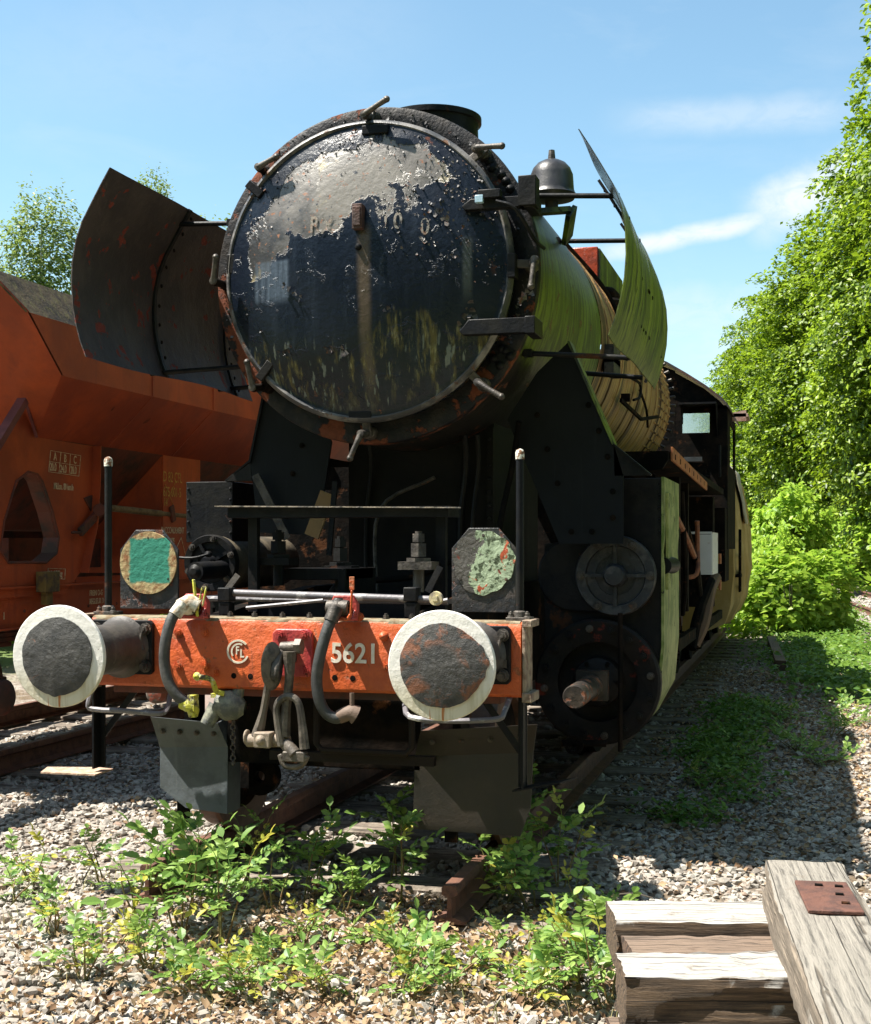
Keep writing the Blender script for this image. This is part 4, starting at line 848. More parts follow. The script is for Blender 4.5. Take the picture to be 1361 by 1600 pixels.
# ---- boiler
a = MB(); prof = []
y = 4.3
while y < 9.3:
    prof += [(y, .905), (y+.27, .907), (y+.272, .917), (y+.31, .917), (y+.312, .905)]; y += .42
a.lathe(prof, SO, n=72); bl = a.build('boiler', TAN, LO, ang=25)
a = MB()
for i in range(16):
    for j in range(26):
        t_ = R(-60+j*5.2); yy = 8.1+i*.075; p = V(math.cos(t_)*.915, yy, SZ+math.sin(t_)*.915); nn = V(math.cos(t_), 0, math.sin(t_)); a.cyl(p, p+nn*.012, .014, .008, 5)
st_ = a.build('stay_bolts', TAN, bl); st_['kind'] = 'stuff'
for j in range(16):
    t_ = R(-28+j*5.5); p = V(math.cos(t_)*.92, 9.28, SZ+math.sin(t_)*.92); a = MB(); a.cyl(p, p+V(math.cos(t_), -.2, math.sin(t_))*.05, .016, n=6); a.build('edge_bolt', STEEL, bl)
a = MB()
a.bar(at(970, 625, X=.90), at(1002, 655, X=.97), .02, .03); a.bar(at(1002, 655, X=.97), at(1028, 651, X=.97), .02, .03); a.box(at(970, 615, X=.88), at(985, 628, X=.95)); a.build('washout_lever', BLACK2, bl)
for zz in (555, 572):
    a = MB(); a.box(at(945, zz, X=.90)+V(0, -.03, -.01), at(965, zz+5, X=.96)); a.box(at(955, zz-6, X=.90), at(959, zz+10, X=.97)); a.build('clack_valve', STEEL, bl)
a = MB(); a.tube([at(1000, 610, X=.93), at(1010, 640, X=.93), at(1012, 668, X=.93)], .012, 6, 3); a.tube([at(985, 590, X=.93), at(1000, 600, X=.93), at(1000, 620, X=.95), at(990, 625, X=.95)], .012, 6, 3); a.build('boiler_pipe', BLACK2, LO)
a = MB(); a.box((-1.0, 8.7, .95), (1.0, 9.85, 2.5)); a.build('firebox', BLACK2, LO)
for k, (x_, y_) in enumerate(((-.30, 2.60), (.30, 2.60), (.38, 2.58))):
    a = MB(); a.tube([(x_, y_, 1.25), (x_, y_, 1.7), (x_+.04, y_-.02, 2.0), (x_+.05, y_-.1, 2.2)], .014+.004*(k == 1), 8, 3); a.build('blast_pipe_conduit', BLACK, LO)
for k in range(12):
    a = MB(); a.lathe([(0, .013), (-.006, .010), (-.009, 0)], (.478, 2.598, 1.3+k*.08), n=8); a.build('rivet', BLACK, LO)
# ---- V shaped smokebox supports
for sx in (-1, 1):
    P = [(.985, 2.72), (1.245, 2.12), (1.30, 1.94), (1.30, 1.55), (.93, 1.55), (.62, 2.28), (.80, 2.55)]
    if sx < 0: P = [(.90, 2.5), (1.0, 2.05), (.98, 1.9), (.95, 1.62), (.56, 1.60), (.47, 2.17), (.6, 2.4)]
    a = MB(); a.prism([(sx*x_, z_) for x_, z_ in P][::sx], 'xz', 2.44, 2.46); sp = a.build('support_plate', mk('blue_black_sheet', (.004, .0052, .007), c2=(.006, .0075, .0095), s2=2, streak=(.012, .014, .016), st=(.6, .85), rough=.6, spec=.2, bump=.15) if sx < 0 else bpy.data.materials['blue_black_sheet'], LO)
    a = MB(); p0, p1 = V(sx*P[0][0], 2.5, P[0][1]), V(sx*P[1][0], 2.5, P[1][1]); a.bar(p0+V(0, -.01, 0), p1+V(0, -.01, 0), .14, .014, (p1-p0).cross(V(0, 1, 0))); a.build('plate_flange', MOSS if sx > 0 else BLACK, sp)
    a = MB(); 
    if sx > 0: a.prism([(1.245, 2.12), (1.46, 1.94), (1.25, 1.94)], 'xz', 2.44, 2.46); a.bar((1.245, 2.44, 2.12), (1.46, 2.44, 1.94), .05, .01, (1, 0, 1))
    else: a.prism([(-1.0, 2.05), (-.99, 1.94), (-1.17, 1.94)], 'xz', 2.44, 2.46); a.bar((-1.0, 2.5, 2.07), (-1.17, 2.5, 1.94), .12, .01, (-1, 0, 1))
    a.build('gusset', BLACK, sp)
a = MB(); a.prism([(-.42, 1.2), (.50, 1.2), (.50, 2.3), (-.42, 2.3)], 'xz', 2.62, 4.0); a.box((.46, 2.6, 1.2), (.50, 2.62, 2.25)); sd = a.build('saddle', mk('sooty_brown_casting', (.007, .0068, .007), c2=(.011, .010, .009), s2=3, streak=(.018, .016, .012), st=(.6, .85), ss=(9, 9, .8), rough=.7, spec=.15, bump=.3), LO)
a = MB(); a.bar(at(487, 838, Y=2.3), at(512, 770, Y=2.3), .02, .09, (1, 0, 0)); a.build('ochre_board', mk('ochre_board', (.22, .13, .05), rough=.8, bump=.5), LO)
for (x_, z_) in [(-.60, 2.30), (-.66, 2.15), (-.72, 1.98), (-.86, 1.72), (-.76, 1.72), (-.66, 1.72), (1.10, 2.35), (1.16, 2.20), (1.21, 2.05), (1.24, 1.85), (1.24, 1.70), (1.12, 1.62), (1.0, 1.62), (.80, 2.30), (.86, 2.10), (.92, 1.90)]:
    a = MB(); a.bolt((x_, 2.44, z_), (0, -1, 0), .013, .014); a.build('support_bolt', BLACK2, LO)
for k_ in range(5):
    for (x0_, z0_) in ((1.225, 1.62+.07*k_), (1.483, 1.62+.07*k_), (-1.495, 1.62+.07*k_), (-1.205, 1.62+.07*k_)):
        a = MB(); a.lathe([(0, .010), (-.005, .008), (-.008, 0)], (x0_, 2.66 if x0_ > 0 else 2.60, z0_), n=8); a.build('rivet', BLACK, LO)
for pts_, r_ in (([(-.30, 1.9, 1.2), (-.28, 2.1, 1.32), (.1, 2.3, 1.36), (.40, 2.4, 1.5)], .02), ([(.62, 2.2, 1.2), (.60, 2.3, 1.6), (.66, 2.4, 2.0), (.72, 2.3, 2.25)], .018), ([(-.2, 2.5, 1.2), (-.2, 2.55, 1.75), (.15, 2.55, 1.95)], .012)):
    a = MB(); a.tube(pts_, r_, 8, 5); a.build('steam_pipe', STEEL if r_ < .015 else BLACK2, LO)
# ---- cylinders
prof = [(1.205, 1.935), (1.50, 1.935), (1.50, .95), (1.475, .68), (1.37, .48), (1.20, .37), (1.02, .36), (.86, .45), (.80, .62), (.80, 1.55), (1.205, 1.60)]
REDP = mk('black_with_red_patches', (.007, .0065, .0065), c2=(.013, .010, .008), s2=5, rust=(.16, .03, .018), rs=3.6, rt=(.60, .63), rough=.6, spec=.2, bump=.6)
for sx in (-1, 1):
    a = MB(); pf = [(sx*x_, z_) for x_, z_ in prof][::sx]
    if sx > 0: a.prism(pf, 'xz', 2.66, 3.7)
    else:
        pl2 = [(-x_, min(z_, 1.21)) for x_, z_ in prof[1:-1]][::-1]; a.prism([q for k_, q in enumerate(pl2) if k_ == 0 or q != pl2[k_-1]], 'xz', 2.66, 3.7)
    cy = a.build('cylinder_block', BLACK, LO, bev=.004)
    if sx < 0: a = MB(); a.box((-1.51, 2.60, 1.56), (-1.19, 2.98, 1.945)); a.build('front_box', BLACK, cy, bev=.003)
    a = MB(); 
    if sx > 0:
        a.prism([(1.496, 1.94), (1.512, 1.94), (1.512, 1.60), (1.502, 1.50), (1.512, 1.42), (1.512, .95), (1.487, .67), (1.38, .47), (1.36, .50), (1.47, .70), (1.496, .95)], 'xz', 2.64, 3.6)
        a.box((1.514, 2.72, 1.28), (1.530, 3.05, 1.85)); a.build('side_cladding', mk('pale_mossy_cladding', (.34, .36, .13), c2=(.10, .15, .02), s2=5, t2=(.4, .6), streak=(.04, .05, .02), st=(.58, .66), ss=(10, 10, 1.2), rust=(.02, .018, .014), rs=12, rt=(.64, .66), rough=.55, bump=.4), cy)  # pale yellow-green cladding with darker green patches and dark streaks
        a = MB(); a.cyl((1.50, 2.70, 1.42), (1.53, 2.95, 1.42), .05, n=18); a.build('grease_cover', BLACK, cy)
    zc, xc_ = (1.365, 1.235) if sx > 0 else (1.43, -1.29); Yc = 2.60 if sx > 0 else 2.5; rv = .236 if sx > 0 else .178
    # pill shaped chest behind the cover
    a = MB(); pl_ = [(xc_+math.cos(t_)*rv*.96, zc+math.sin(t_)*rv*.96) for t_ in np.linspace(-math.pi/2, math.pi/2, 14)]
    xi = .98 if sx > 0 else -1.29
    if sx > 0: pl_ += [(xi+math.cos(t_)*rv*.92, zc+.0+math.sin(t_)*rv*.92) for t_ in np.linspace(math.pi/2, 3*math.pi/2, 14)]
    else: pl_ += [(xc_+math.cos(t_)*rv*.96, zc+math.sin(t_)*rv*.96) for t_ in np.linspace(math.pi/2, 3*math.pi/2, 14)][1:-1]
    a.prism(pl_, 'xz', Yc+.03, 3.6); ch = a.build('valve_chest', BLACK if sx > 0 else mk('dusty_brown_black', (.07, .058, .042), c2=(.15, .12, .08), s2=6, t2=(.45, .6), rough=.5, bump=.3), cy, bev=.012)
    a = MB(); a.lathe([(.03, rv*.5), (-.005, rv*.5), (-.004, rv*.72), (-.022, rv*.75), (-.026, rv*.97), (-.015, rv), (.03, rv)], (xc_, Yc, zc), n=48)
    a.lathe([(-.005, 0), (-.005, rv*.55)], (xc_, Yc+.012, zc), n=24)
    for k in range(4 if sx > 0 else 3):
        t_ = R(90*k+(0 if sx > 0 else 30)); a.bar((xc_, Yc-.012, zc), (xc_+math.cos(t_)*rv*.76, Yc-.012, zc+math.sin(t_)*rv*.76), .02, .03, (0, 1, 0))
    hub = .068 if sx > 0 else .045; a.lathe([(-.085, 0), (-.083, hub*.8), (-.06, hub*.95), (.0, hub*1.05)], (xc_, Yc, zc), n=20)
    cv = a.build('valve_cover', mk('worn_grey_cover', (.016, .017, .02), c2=(.055, .052, .05), s2=9, t2=(.52, .6), rough=.5, bump=.5) if sx > 0 else BLACK, cy)
    for k in range(6):
        t_ = R(60*k+(0 if sx > 0 else 20)); a = MB(); a.bolt((xc_+math.cos(t_)*rv*.86, Yc-.024, zc+math.sin(t_)*rv*.86), (0, -1, 0), .02 if sx > 0 else .016, .024); a.build('cover_bolt', STEEL if sx > 0 else BLACK, cv) if False else a.build('cover_bolt', STEEL, cy)
    if sx < 0:
        a = MB(); q = at(305, 893, Y=2.2); a.cyl(q, (q.x+.05, 2.5, q.z+.01), .058, .055, 18); a.cyl(q, q+V(0, -.03, 0), .045, .02, 14); a.tube([at(265, 870, Y=2.3), at(300, 872, Y=2.3), at(325, 866, Y=2.35)], .008, 6, 3); a.lathe([(-.02, .0), (-.01, .02), (.02, .02)], at(325, 866, Y=2.38), n=10); a.build('oil_pump', BLACK, cy)
    xm, zm = sx*1.13, .74
    a = MB(); a.lathe([(.05, .0), (.05, .23), (-.02, .235), (-.03, .27), (-.035, .355), (-.02, .37), (.06, .37)], (xm, 2.60, zm), n=48); a.lathe([(-.06, 0), (-.06, .12), (-.045, .14), (0, .15), (.05, .15)], (xm, 2.62, zm), n=32)
    cc = a.build('cylinder_cover', REDP, cy)
    for k in range(16):
        t_ = R(22.5*k+8); a = MB(); a.bolt((xm+math.cos(t_)*.315, 2.567, zm+math.sin(t_)*.315), (0, -1, 0), .017, .026); a.build('cylinder_bolt', BLACK if k % 4 else STEEL, cy)
    for k in range(6):
        t_ = R(60*k); a = MB(); a.bolt((xm+math.cos(t_)*.12, 2.57, zm+math.sin(t_)*.12), (0, -1, 0), .012, .02); a.build('gland_bolt', BLACK2, cy)
    a = MB(); a.lathe([(-.86, 0), (-.86, .058), (-.85, .064), (-.42, .064), (-.42, .068), (-.40, .068), (-.38, .064), (0, .064)], (xm, 2.62, zm), n=28); a.box((xm-.09, 2.36, zm-.085), (xm+.09, 2.42, zm+.085))
    a.build('tail_rod_guide', mk('greasy_worn_tube', (.025, .021, .018), c2=(.06, .045, .034), s2=8, rust=(.2, .07, .03), rs=12, rt=(.56, .6), rough=.4, bump=.5), cy)
    a = MB(); a.tube([(sx*1.275, 2.5, 1.15), (sx*1.275, 2.5, .35)], .014, 8); a.build('drain_pipe', BLACK2, cy)
    a = MB(); a.lathe([(-.01, .04), (-.01, .055), (.01, .055), (.01, .04)], (sx*1.03, 2.35, .40), n=20, close=True)
    for k in range(3): t_ = R(60*k); a.bar((sx*1.03-math.cos(t_)*.045, 2.35, .40-math.sin(t_)*.045), (sx*1.03+math.cos(t_)*.045, 2.35, .40+math.sin(t_)*.045), .012, .012, (0, 1, 0))
    a.tube([(sx*.95, 2.4, .40), (sx*1.2, 2.45, .40)], .02, 8); a.build('drain_cock', BLACK2, cy)
# ---- smoke deflectors
PR = [(1.25, 3.545), (1.305, 3.46), (1.36, 3.37), (1.42, 3.27), (1.46, 3.17), (1.485, 3.05), (1.49, 2.93), (1.482, 2.82), (1.462, 2.72), (1.435, 2.63), (1.40, 2.55)]
for sx in (-1, 1):
    Y0, Y1 = 1.15, 3.42
    rows = []
    for k in range(15):
        f_ = k/14; yy = Y0+(Y1-Y0)*f_
        off = -.03*f_ if sx > 0 else .0
        rows.append([V(sx*(x_+off+.006*math.sin(yy*5+z_*4)), yy, z_+.012*math.sin(yy*3)*(z_ < 2.6)) for x_, z_ in PR])
    a = MB(); a.grid(rows, (-sx*.006, 0, 0)); df = a.build('smoke_deflector', DEFOUT if sx > 0 else DEFIN, LO, ang=50)
    # stiffening straps with rivets on the inner face
    for yy in (2.09, 3.12):
        a = MB(); pp = [V(sx*(x_-.016-(.03*(yy-1.15)/2.27+.010 if sx > 0 else 0)), yy, z_) for x_, z_ in PR]
        for i in range(len(pp)-1): a.bar(pp[i], pp[i+1], .028, .016, (sx, 0, 0))
        a.build('stiffener', BLACK, df)
        for i in range(len(pp)-1):
            a = MB(); c = (pp[i]+pp[i+1])*.5; a.lathe([(0, .012), (.006, .010), (.009, 0)], (c.x+(-sx*.002), yy+.055, c.z), (-sx, 0, 0), 8); a.build('rivet', BLACK2, df)
    if sx > 0:
        for i in range(26):
            k = random.choice((1, 2, 4, 6, 8)); z_ = PR[k]; a = MB(); yy = random.choice((2.0, 2.12, 3.05, 3.2)) if i % 2 else random.uniform(1.3, 3.3)
            a.lathe([(0, .012), (.004, .010), (.006, 0)], (z_[0]+.002-.03*(yy-1.15)/2.27, yy, z_[1]), (1, 0, 0), 8); a.build('rivet', BLACK2, df)
        RO = [((822, 306, 2.05), (968, 306, 2.05)), ((868, 377, 3.05), (980, 376, 3.05)), ((824, 552, 2.05), (984, 559, 2.05)), ((868, 580, 3.05), (1004, 590, 3.05))]
    else:
        RO = [((362, 349, 2.05), (250, 351, 2.09)), ((395, 375, 3.05), (345, 378, 3.1)), ((400, 571, 2.05), (236, 584, 2.09)), ((420, 602, 3.05), (342, 609, 3.1))]
    for (p, q) in RO:
        a = MB(); A, B = at(p[0], p[1], Y=p[2]), at(q[0], q[1], Y=q[2]); a.cyl(A-(B-A).normalized()*.06, B, .015, n=10); a.box(A+V(-.02, -.03, -.02), A+V(.03, .03, .02)); a.build('deflector_rod', BLACK, df)
# ---- running board, beam, white box, motion
a = MB(); a.box((.95, 3.62, 2.10), (1.44, 9.9, 2.16)); a.prism([(.95, 2.10), (1.44, 2.10), (1.40, 2.04), (.95, 2.0)], 'xz', 3.62, 3.66); a.build('running_board', BLACK2, LO)
a = MB(); a.box((-1.44, 3.72, 2.10), (-.95, 9.9, 2.16)); a.build('running_board', BLACK2, LO)
a = MB(); a.plate([(1.452, 3.68, 2.19), (1.452, 3.68, 2.10), (1.455, 6.9, 2.03), (1.455, 6.9, 2.10)], (.012, 0, 0)); ob = a.build('edge_beam', ORB, LO)
for k in range(8):
    a = MB(); yy = 3.85+k*.38; zz = 2.13-.02*k*.9*.45; a.box((1.464, yy, zz-.015), (1.468, yy+.03, zz+.02)); a.build('slot', BLACK2, ob)
a = MB()
for k in range(9): a.bar((1.02+k*.04, 8.4, 2.16), (1.03+k*.04, 8.4, 2.30), .014, .014)
for k in range(3): a.tube([(1.0, 8.3, 2.19+.015*k), (1.2, 8.25, 2.17+.015*k), (1.4, 8.3, 2.2+.015*k)], .01, 6, 3)
a.build('pipe_comb', BLACK2, LO)
a = MB(); a.box((1.30, 7.0, 1.645), (1.50, 7.04, 1.665)); a.box((1.36, 7.0, 1.28), (1.50, 7.03, 1.64)); a.box((1.49, 7.03, 1.28), (1.505, 7.8, 1.66)); a.box((1.05, 7.0, 1.645), (1.30, 7.04, 1.66)); a.build('white_panel', WHT, LO)
for z_ in (1.36, 1.10):
    a = MB(); a.box((1.38, 8.3, z_), (1.50, 8.45, z_+.10)); q = a.build('step_block', ORB, LO)
    for k in range(3): a = MB(); a.box((1.385+k*.04, 8.296, z_+.005), (1.40+k*.04, 8.299, z_+.095)); a.build('yellow_stripe', YEL, q)
BL2 = BLACK2
def bits(name, mat, *pp):
    for p in pp:
        a = MB(); a.tube([V(*q) for q in p[0]], p[1], 8, 4); a.build(name, mat, LO)
bits('reach_rod', mk('rusty_pipe', (.26, .09, .035), c2=(.14, .05, .025), s2=14, rough=.7, bump=.4), ([(1.40, 4.6, 1.75), (1.40, 5.4, 1.62), (1.40, 6.3, 1.45)], .025), ([(1.42, 6.35, 1.75), (1.42, 6.4, 1.5), (1.42, 6.3, 1.30), (1.30, 6.2, 1.27)], .02))
bits('steam_pipe', BL2, ([(1.3, 3.9, 2.0), (1.38, 4.3, 1.95), (1.35, 5.2, 1.98)], .03), ([(1.36, 4.2, 1.95), (1.36, 4.25, 1.5), (1.30, 4.4, 1.2)], .022), ([(1.4, 5.1, 1.95), (1.42, 5.2, 1.3), (1.38, 5.4, 1.0)], .02), ([(1.3, 6.0, 1.9), (1.4, 6.4, 1.4), (1.38, 7.2, 1.1)], .03), ([(1.42, 8.0, 1.2), (1.35, 7.4, .9), (1.3, 7.2, .6)], .05))
bits('steam_pipe', mk('brown_dusty_pipe', (.15, .085, .045), rough=.7, bump=.4), ([(1.45, 8.4, 1.22), (1.42, 8.0, 1.1), (1.38, 7.7, .8), (1.3, 7.6, .6)], .055))
a = MB()
for b0, b1 in (((1.30, 3.9, 1.15), (1.38, 4.2, 1.9)), ((1.25, 4.9, 1.0), (1.40, 5.0, 2.05)), ((1.2, 5.9, 1.0), (1.38, 6.0, 2.05)), ((.95, 9.0, .9), (1.38, 9.3, 2.05))):
    a = MB(); a.box(b0, b1); a.build('motion_bracket', BLACK2, LO)
a = MB(); a.bar((1.25, 3.7, .85), (1.25, 6.2, .85), .06, .09); a.bar((1.25, 3.7, 1.02), (1.25, 5.0, 1.02), .05, .08); a.bar((1.32, 5.5, .75), (1.32, 11.3, .72), .05, .10); a.build('connecting_rod', BLACK2, LO)
a = MB(); a.bar((-1.25, 3.7, .85), (-1.25, 6.2, .85), .06, .09); a.bar((-1.32, 5.5, .75), (-1.32, 11.3, .72), .05, .10); a.build('connecting_rod', BLACK2, LO)
# wheels
def wheel(r_, name, Y, X, mat):
    a = MB(); sx = 1 if X > 0 else -1
    a.lathe([(-.065, r_-.10), (-.065, r_), (.04, r_), (.045, r_+.03), (.07, r_+.03), (.07, r_-.10)], (0, 0, 0), (-sx, 0, 0), 40, close=True)
    return a.build(name, mat, LO, loc=(X, Y, r_))
WHR = mk('rusty_brown_tyre', (.12, .06, .035), c2=(.06, .035, .022), s2=9, rough=.6, bump=.5)
pw = wheel(.425, 'leading_wheel', 1.62, -.7525, WHR)
a = MB(); a.lathe([(-.03, .34), (-.02, .2), (-.05, .12), (-.10, .10), (-.10, 0)], (-.7525, 1.62, .425), (-1, 0, 0), 32); a.build('wheel_disc', BLACK2, pw, org=(-.7525, 1.62, .425)).location = (0, 0, 0)
dup(pw, LO, (.7525, 1.62, .425))
dw = wheel(.70, 'driving_wheel', 4.8, .7525, BLACK2)
a = MB(); a.lathe([(-.06, .60), (-.06, .64), (.04, .64), (.04, .60)], (.7525, 4.8, .7), (-1, 0, 0), 32, close=True); a.lathe([(-.12, 0), (-.12, .13), (.05, .13)], (.7525, 4.8, .7), (-1, 0, 0), 20)
for k in range(14):
    t_ = 2*math.pi*k/14; a.bar((.76, 4.8+math.cos(t_)*.1, .7+math.sin(t_)*.1), (.76, 4.8+math.cos(t_)*.61, .7+math.sin(t_)*.61), .05, .04, (1, 0, 0))
a.build('wheel_spokes', mk('dark_red_brown_spokes', (.09, .03, .02), c2=(.03, .02, .015), rough=.7), dw, org=(.7525, 4.8, .7)).location = (0, 0, 0)
for sx in (-1, 1):
    for k in range(5):
        if sx > 0 and k == 0: continue
        dup(dw, LO, (sx*.7525, 4.8+1.6*k, .7))
for y_ in (1.62, 4.8, 6.4, 8.0, 9.6, 11.2):
    r_ = .425 if y_ < 2 else .7; a = MB(); a.cyl((-.75, y_, r_), (.75, y_, r_), .09, n=14); a.build('axle', BLACK2, LO)
a = MB(); a.tube([(-.40, 1.25, .52), (-.40, 1.5, .42), (-.35, 1.9, .38)], .06, 8, 3); a.box((-.55, 1.2, .28), (-.48, 1.26, .75)); a.lathe([(-.03, .03), (-.03, .10), (.03, .10), (.03, .03)], (-.45, 1.3, .33), n=20, close=True); a.build('pony_truck_spring', BLACK2, LO)
# ---- cab
YC = 10.0
arcp = [(1.47, 3.05), (1.40, 3.14), (1.22, 3.29), (1.0, 3.44), (.8, 3.565), (.5, 3.68), (0, 3.74)]
full = arcp+[(-x_, z_) for x_, z_ in arcp[-2::-1]]
rows = [[V(x_*1.02, y_, z_+.03) for x_, z_ in full] for y_ in (YC-.08, YC+1.3, YC+2.4)]
a = MB(); a.grid(rows, (0, 0, -.03)); cb = a.build('cab_roof', mk('rusty_cab_roof', (.04, .032, .03), c2=(.10, .04, .025), s2=4, rough=.5, bump=.4), LO, ang=60)
a = MB(); wx0, wx1, wz0, wz1 = .98, 1.28, 2.80, 3.02
a.prism([(.90, 1.9), (.90, 3.50), (.5, 3.66), (0, 3.72), (-.5, 3.66), (-.90, 3.50), (-.90, 1.9)], 'xz', YC, YC+.03)
a.box((.90, YC+.002, wz0), (wx0, YC+.028, 3.10)); a.box((wx0, YC+.002, wz1), (wx1, YC+.028, 3.10))
a.prism([(.902, 3.10), (1.46, 3.06), (1.40, 3.14), (1.22, 3.29), (.90, 3.48)], 'xz', YC+.001, YC+.029); a.prism([(-wx0, 3.10), (-1.46, 3.06), (-1.40, 3.14), (-1.22, 3.29), (-.90, 3.48)][::-1], 'xz', YC+.001, YC+.029)
a.box((wx1, YC+.001, 1.5), (1.47, YC+.029, 3.10)); a.box((.90, YC+.001, 1.5), (wx1, YC+.029, wz0-.001)); a.box((-wx0, YC+.001, 1.5), (-1.47, YC+.029, 3.10)); a.build('cab_front', BLACK2, cb)
a = MB(); a.box((wx0, YC+.012, wz0), (wx1, YC+.018, wz1)); a.build('cab_window', GLASS, cb)
a = MB(); a.box((wx0-.02, YC-.30, 3.09), (wx1+.09, YC, 3.11)); a.plate([(wx0, YC-.3, 3.10), (wx0, YC, 3.10), (wx0, YC, 2.9)], (.01, 0, 0)); a.plate([(wx1+.08, YC-.3, 3.10), (wx1+.08, YC, 3.10), (wx1+.08, YC, 2.75)], (.01, 0, 0)); a.build('window_hood', BLACK, cb)
a = MB(); a.box((1.45, YC+.03, 1.5), (1.475, YC+.55, 3.08)); a.box((1.45, YC+.55, 2.95), (1.475, YC+1.6, 3.08)); a.box((1.45, YC+.55, 1.5), (1.475, YC+1.6, 2.45)); a.box((1.45, YC+1.6, 1.5), (1.475, YC+1.75, 3.05)); a.build('cab_side', BLACK2, cb)
a = MB(); a.box((-1.475, YC+.03, 1.5), (-1.45, YC+1.6, 3.08)); a.build('cab_side', BLACK2, cb)
a = MB(); a.box((1.46, YC+.9, 3.05), (1.66, YC+1.5, 3.09)); a.prism([(1.48, 3.0), (1.64, 3.0), (1.64, 3.13), (1.48, 3.10)], 'xz', YC+.9, YC+.93); a.build('rain_hood', mk('pinkish_rusty_hood', (.45, .30, .24), c2=(.2, .08, .05), s2=6, rough=.6), cb)
a = MB(); a.box((-1.4, YC+.05, 1.4), (1.4, YC+1.6, 1.5)); a.box((1.30, YC-.4, 1.15), (1.47, YC+.4, 1.95)); a.build('cab_floor', BLACK2, cb)
a = MB(); a.cyl((1.40, YC-.1, 2.3), (1.40, YC-.1, 2.65), .012); a.build('cab_grab_rail', BLACK, cb)
a = MB(); a.box((1.0, YC-.03, 2.48), (1.2, YC-.01, 2.53)); a.build('cab_plate', DGREY, cb)

# ================================================================== TENDER under its tarpaulin
TE = thing('tender', 'tender wrapped in olive tarpaulin coupled behind the locomotive cab with a small ladder', 'tender', (0, 12, 0))
def tarp_rows(y0, y1, n, s0=1.0):
    rows = []
    pz = [(0, 2.95), (.6, 2.93), (1.1, 2.78), (1.36, 2.5), (1.44, 2.1), (1.50, 1.7), (1.53, 1.2), (1.47, .8), (1.35, .55), (1.1, .45)]
    kk = np.linspace(0, 9, 28); pr = list(zip(np.interp(kk, range(10), [q[0] for q in pz]), np.interp(kk, range(10), [q[1] for q in pz])))
    for k in range(n):
        f_ = k/(n-1); yy = y0+(y1-y0)*f_; r_ = []
        for j, (x_, z_) in enumerate(pr):
            q = .10*_mn.noise(Vector((yy*2.6, z_*.45, 0)))+.05*_mn.noise(Vector((yy*8, z_*.8, 3)))+.03*abs(_mn.noise(Vector((yy*5, z_*3, 7))))
            r_.append(V((x_+q*min(1, x_))*s0*(.98-.07*f_**1.5), yy, z_+(.05*math.sin(yy*1.7)-.10*abs(math.sin(yy*.8)))*max(0, 1-x_/1.2)))
        rows.append([V(-p.x, p.y, p.z) for p in r_[::-1]]+r_[1:])
    return rows
a = MB(); rw = tarp_rows(12.1, 19.0, 150); a.grid(rw); a.add([p for p in rw[0]], [tuple(range(len(rw[0])))]); a.add([p for p in rw[-1]], [tuple(range(len(rw[-1])))])
a.build('tarpaulin', TARP, TE, ang=80)
a = MB(); rw = tarp_rows(13.6, 15.6, 14, 1.035); rw = [[p+V(0, (j-9)*.01, .02) for j, p in enumerate(r_[30:42])] for r_ in rw]; a.grid(rw, (.012, 0, .012)); a.build('pale_tarpaulin_flap', TARPP, TE, ang=80)
for k in (0, 1):
    a = MB(); a.cyl((1.50, 12.3+.28*k, .95), (1.50, 12.3+.28*k, 1.75), .013, n=6); a.build('ladder_rail', BLACK2, TE)
for k in range(4):
    a = MB(); a.cyl((1.50, 12.3, 1.0+.2*k), (1.50, 12.58, 1.0+.2*k), .012, n=6); a.build('ladder_rung', BLACK2, TE)
a = MB(); a.box((1.35, 12.2, 1.14), (1.52, 12.8, 1.18)); a.build('ladder_bracket', BLACK2, TE)
a = MB(); a.box((-1.2, 12.4, .5), (1.2, 20.2, .9)); a.build('tender_frame', BLACK2, TE)
tw = MB(); tw.lathe([(-.06, .36), (-.06, .47), (.04, .47), (.045, .5), (.07, .5), (.07, .36)], (0, 0, 0), (-1, 0, 0), 32, close=True); tw.lathe([(-.03, .38), (-.02, .2), (-.08, .1), (-.08, 0)], (0, 0, 0), (-1, 0, 0), 24)
w0 = tw.build('tender_wheel', BLACK2, None, org=None); w0.parent = TE; w0.location = (.7525, 1.3, .47)
for X_ in (.7525, -.7525):
    for y_ in (1.3, 3.2, 5.2, 7.1):
        if (X_, y_) == (.7525, 1.3): continue
        c = w0.copy(); COL.objects.link(c); c.parent = TE; c.location = (X_, y_, .47)
        if X_ < 0: c.rotation_euler = (0, 0, math.pi)
WG2 = thing('covered_wagon', 'brown covered wagon glimpsed at the far end beyond the tarpaulined tender', 'wagon', (0, 22, 0))
a = MB(); a.box((-1.3, 21.3, 1.0), (1.3, 31, 2.35)); a.build('wagon_body', TARP, WG2, bev=.05)
a = MB(); a.prism([(-1.3, 2.351), (1.3, 2.351), (1.0, 2.65), (0, 2.8), (-1.0, 2.65)], 'xz', 21.25, 31.05); a.build('wagon_roof', TARP, WG2)
a = MB(); a.box((-1.2, 21.6, .6), (1.2, 30.7, .999)); a.build('wagon_frame', BLACK2, WG2)
for X_ in (.7525, -.7525):
    for y_ in (1.2, 6.8):
        c = w0.copy(); COL.objects.link(c); c.parent = WG2; c.location = (X_, y_, .47); c.name = 'wagon_wheel'
        if X_ < 0: c.rotation_euler = (0, 0, math.pi)

WG2.location.x = -1.0; WG2.rotation_euler = (0, 0, .05)
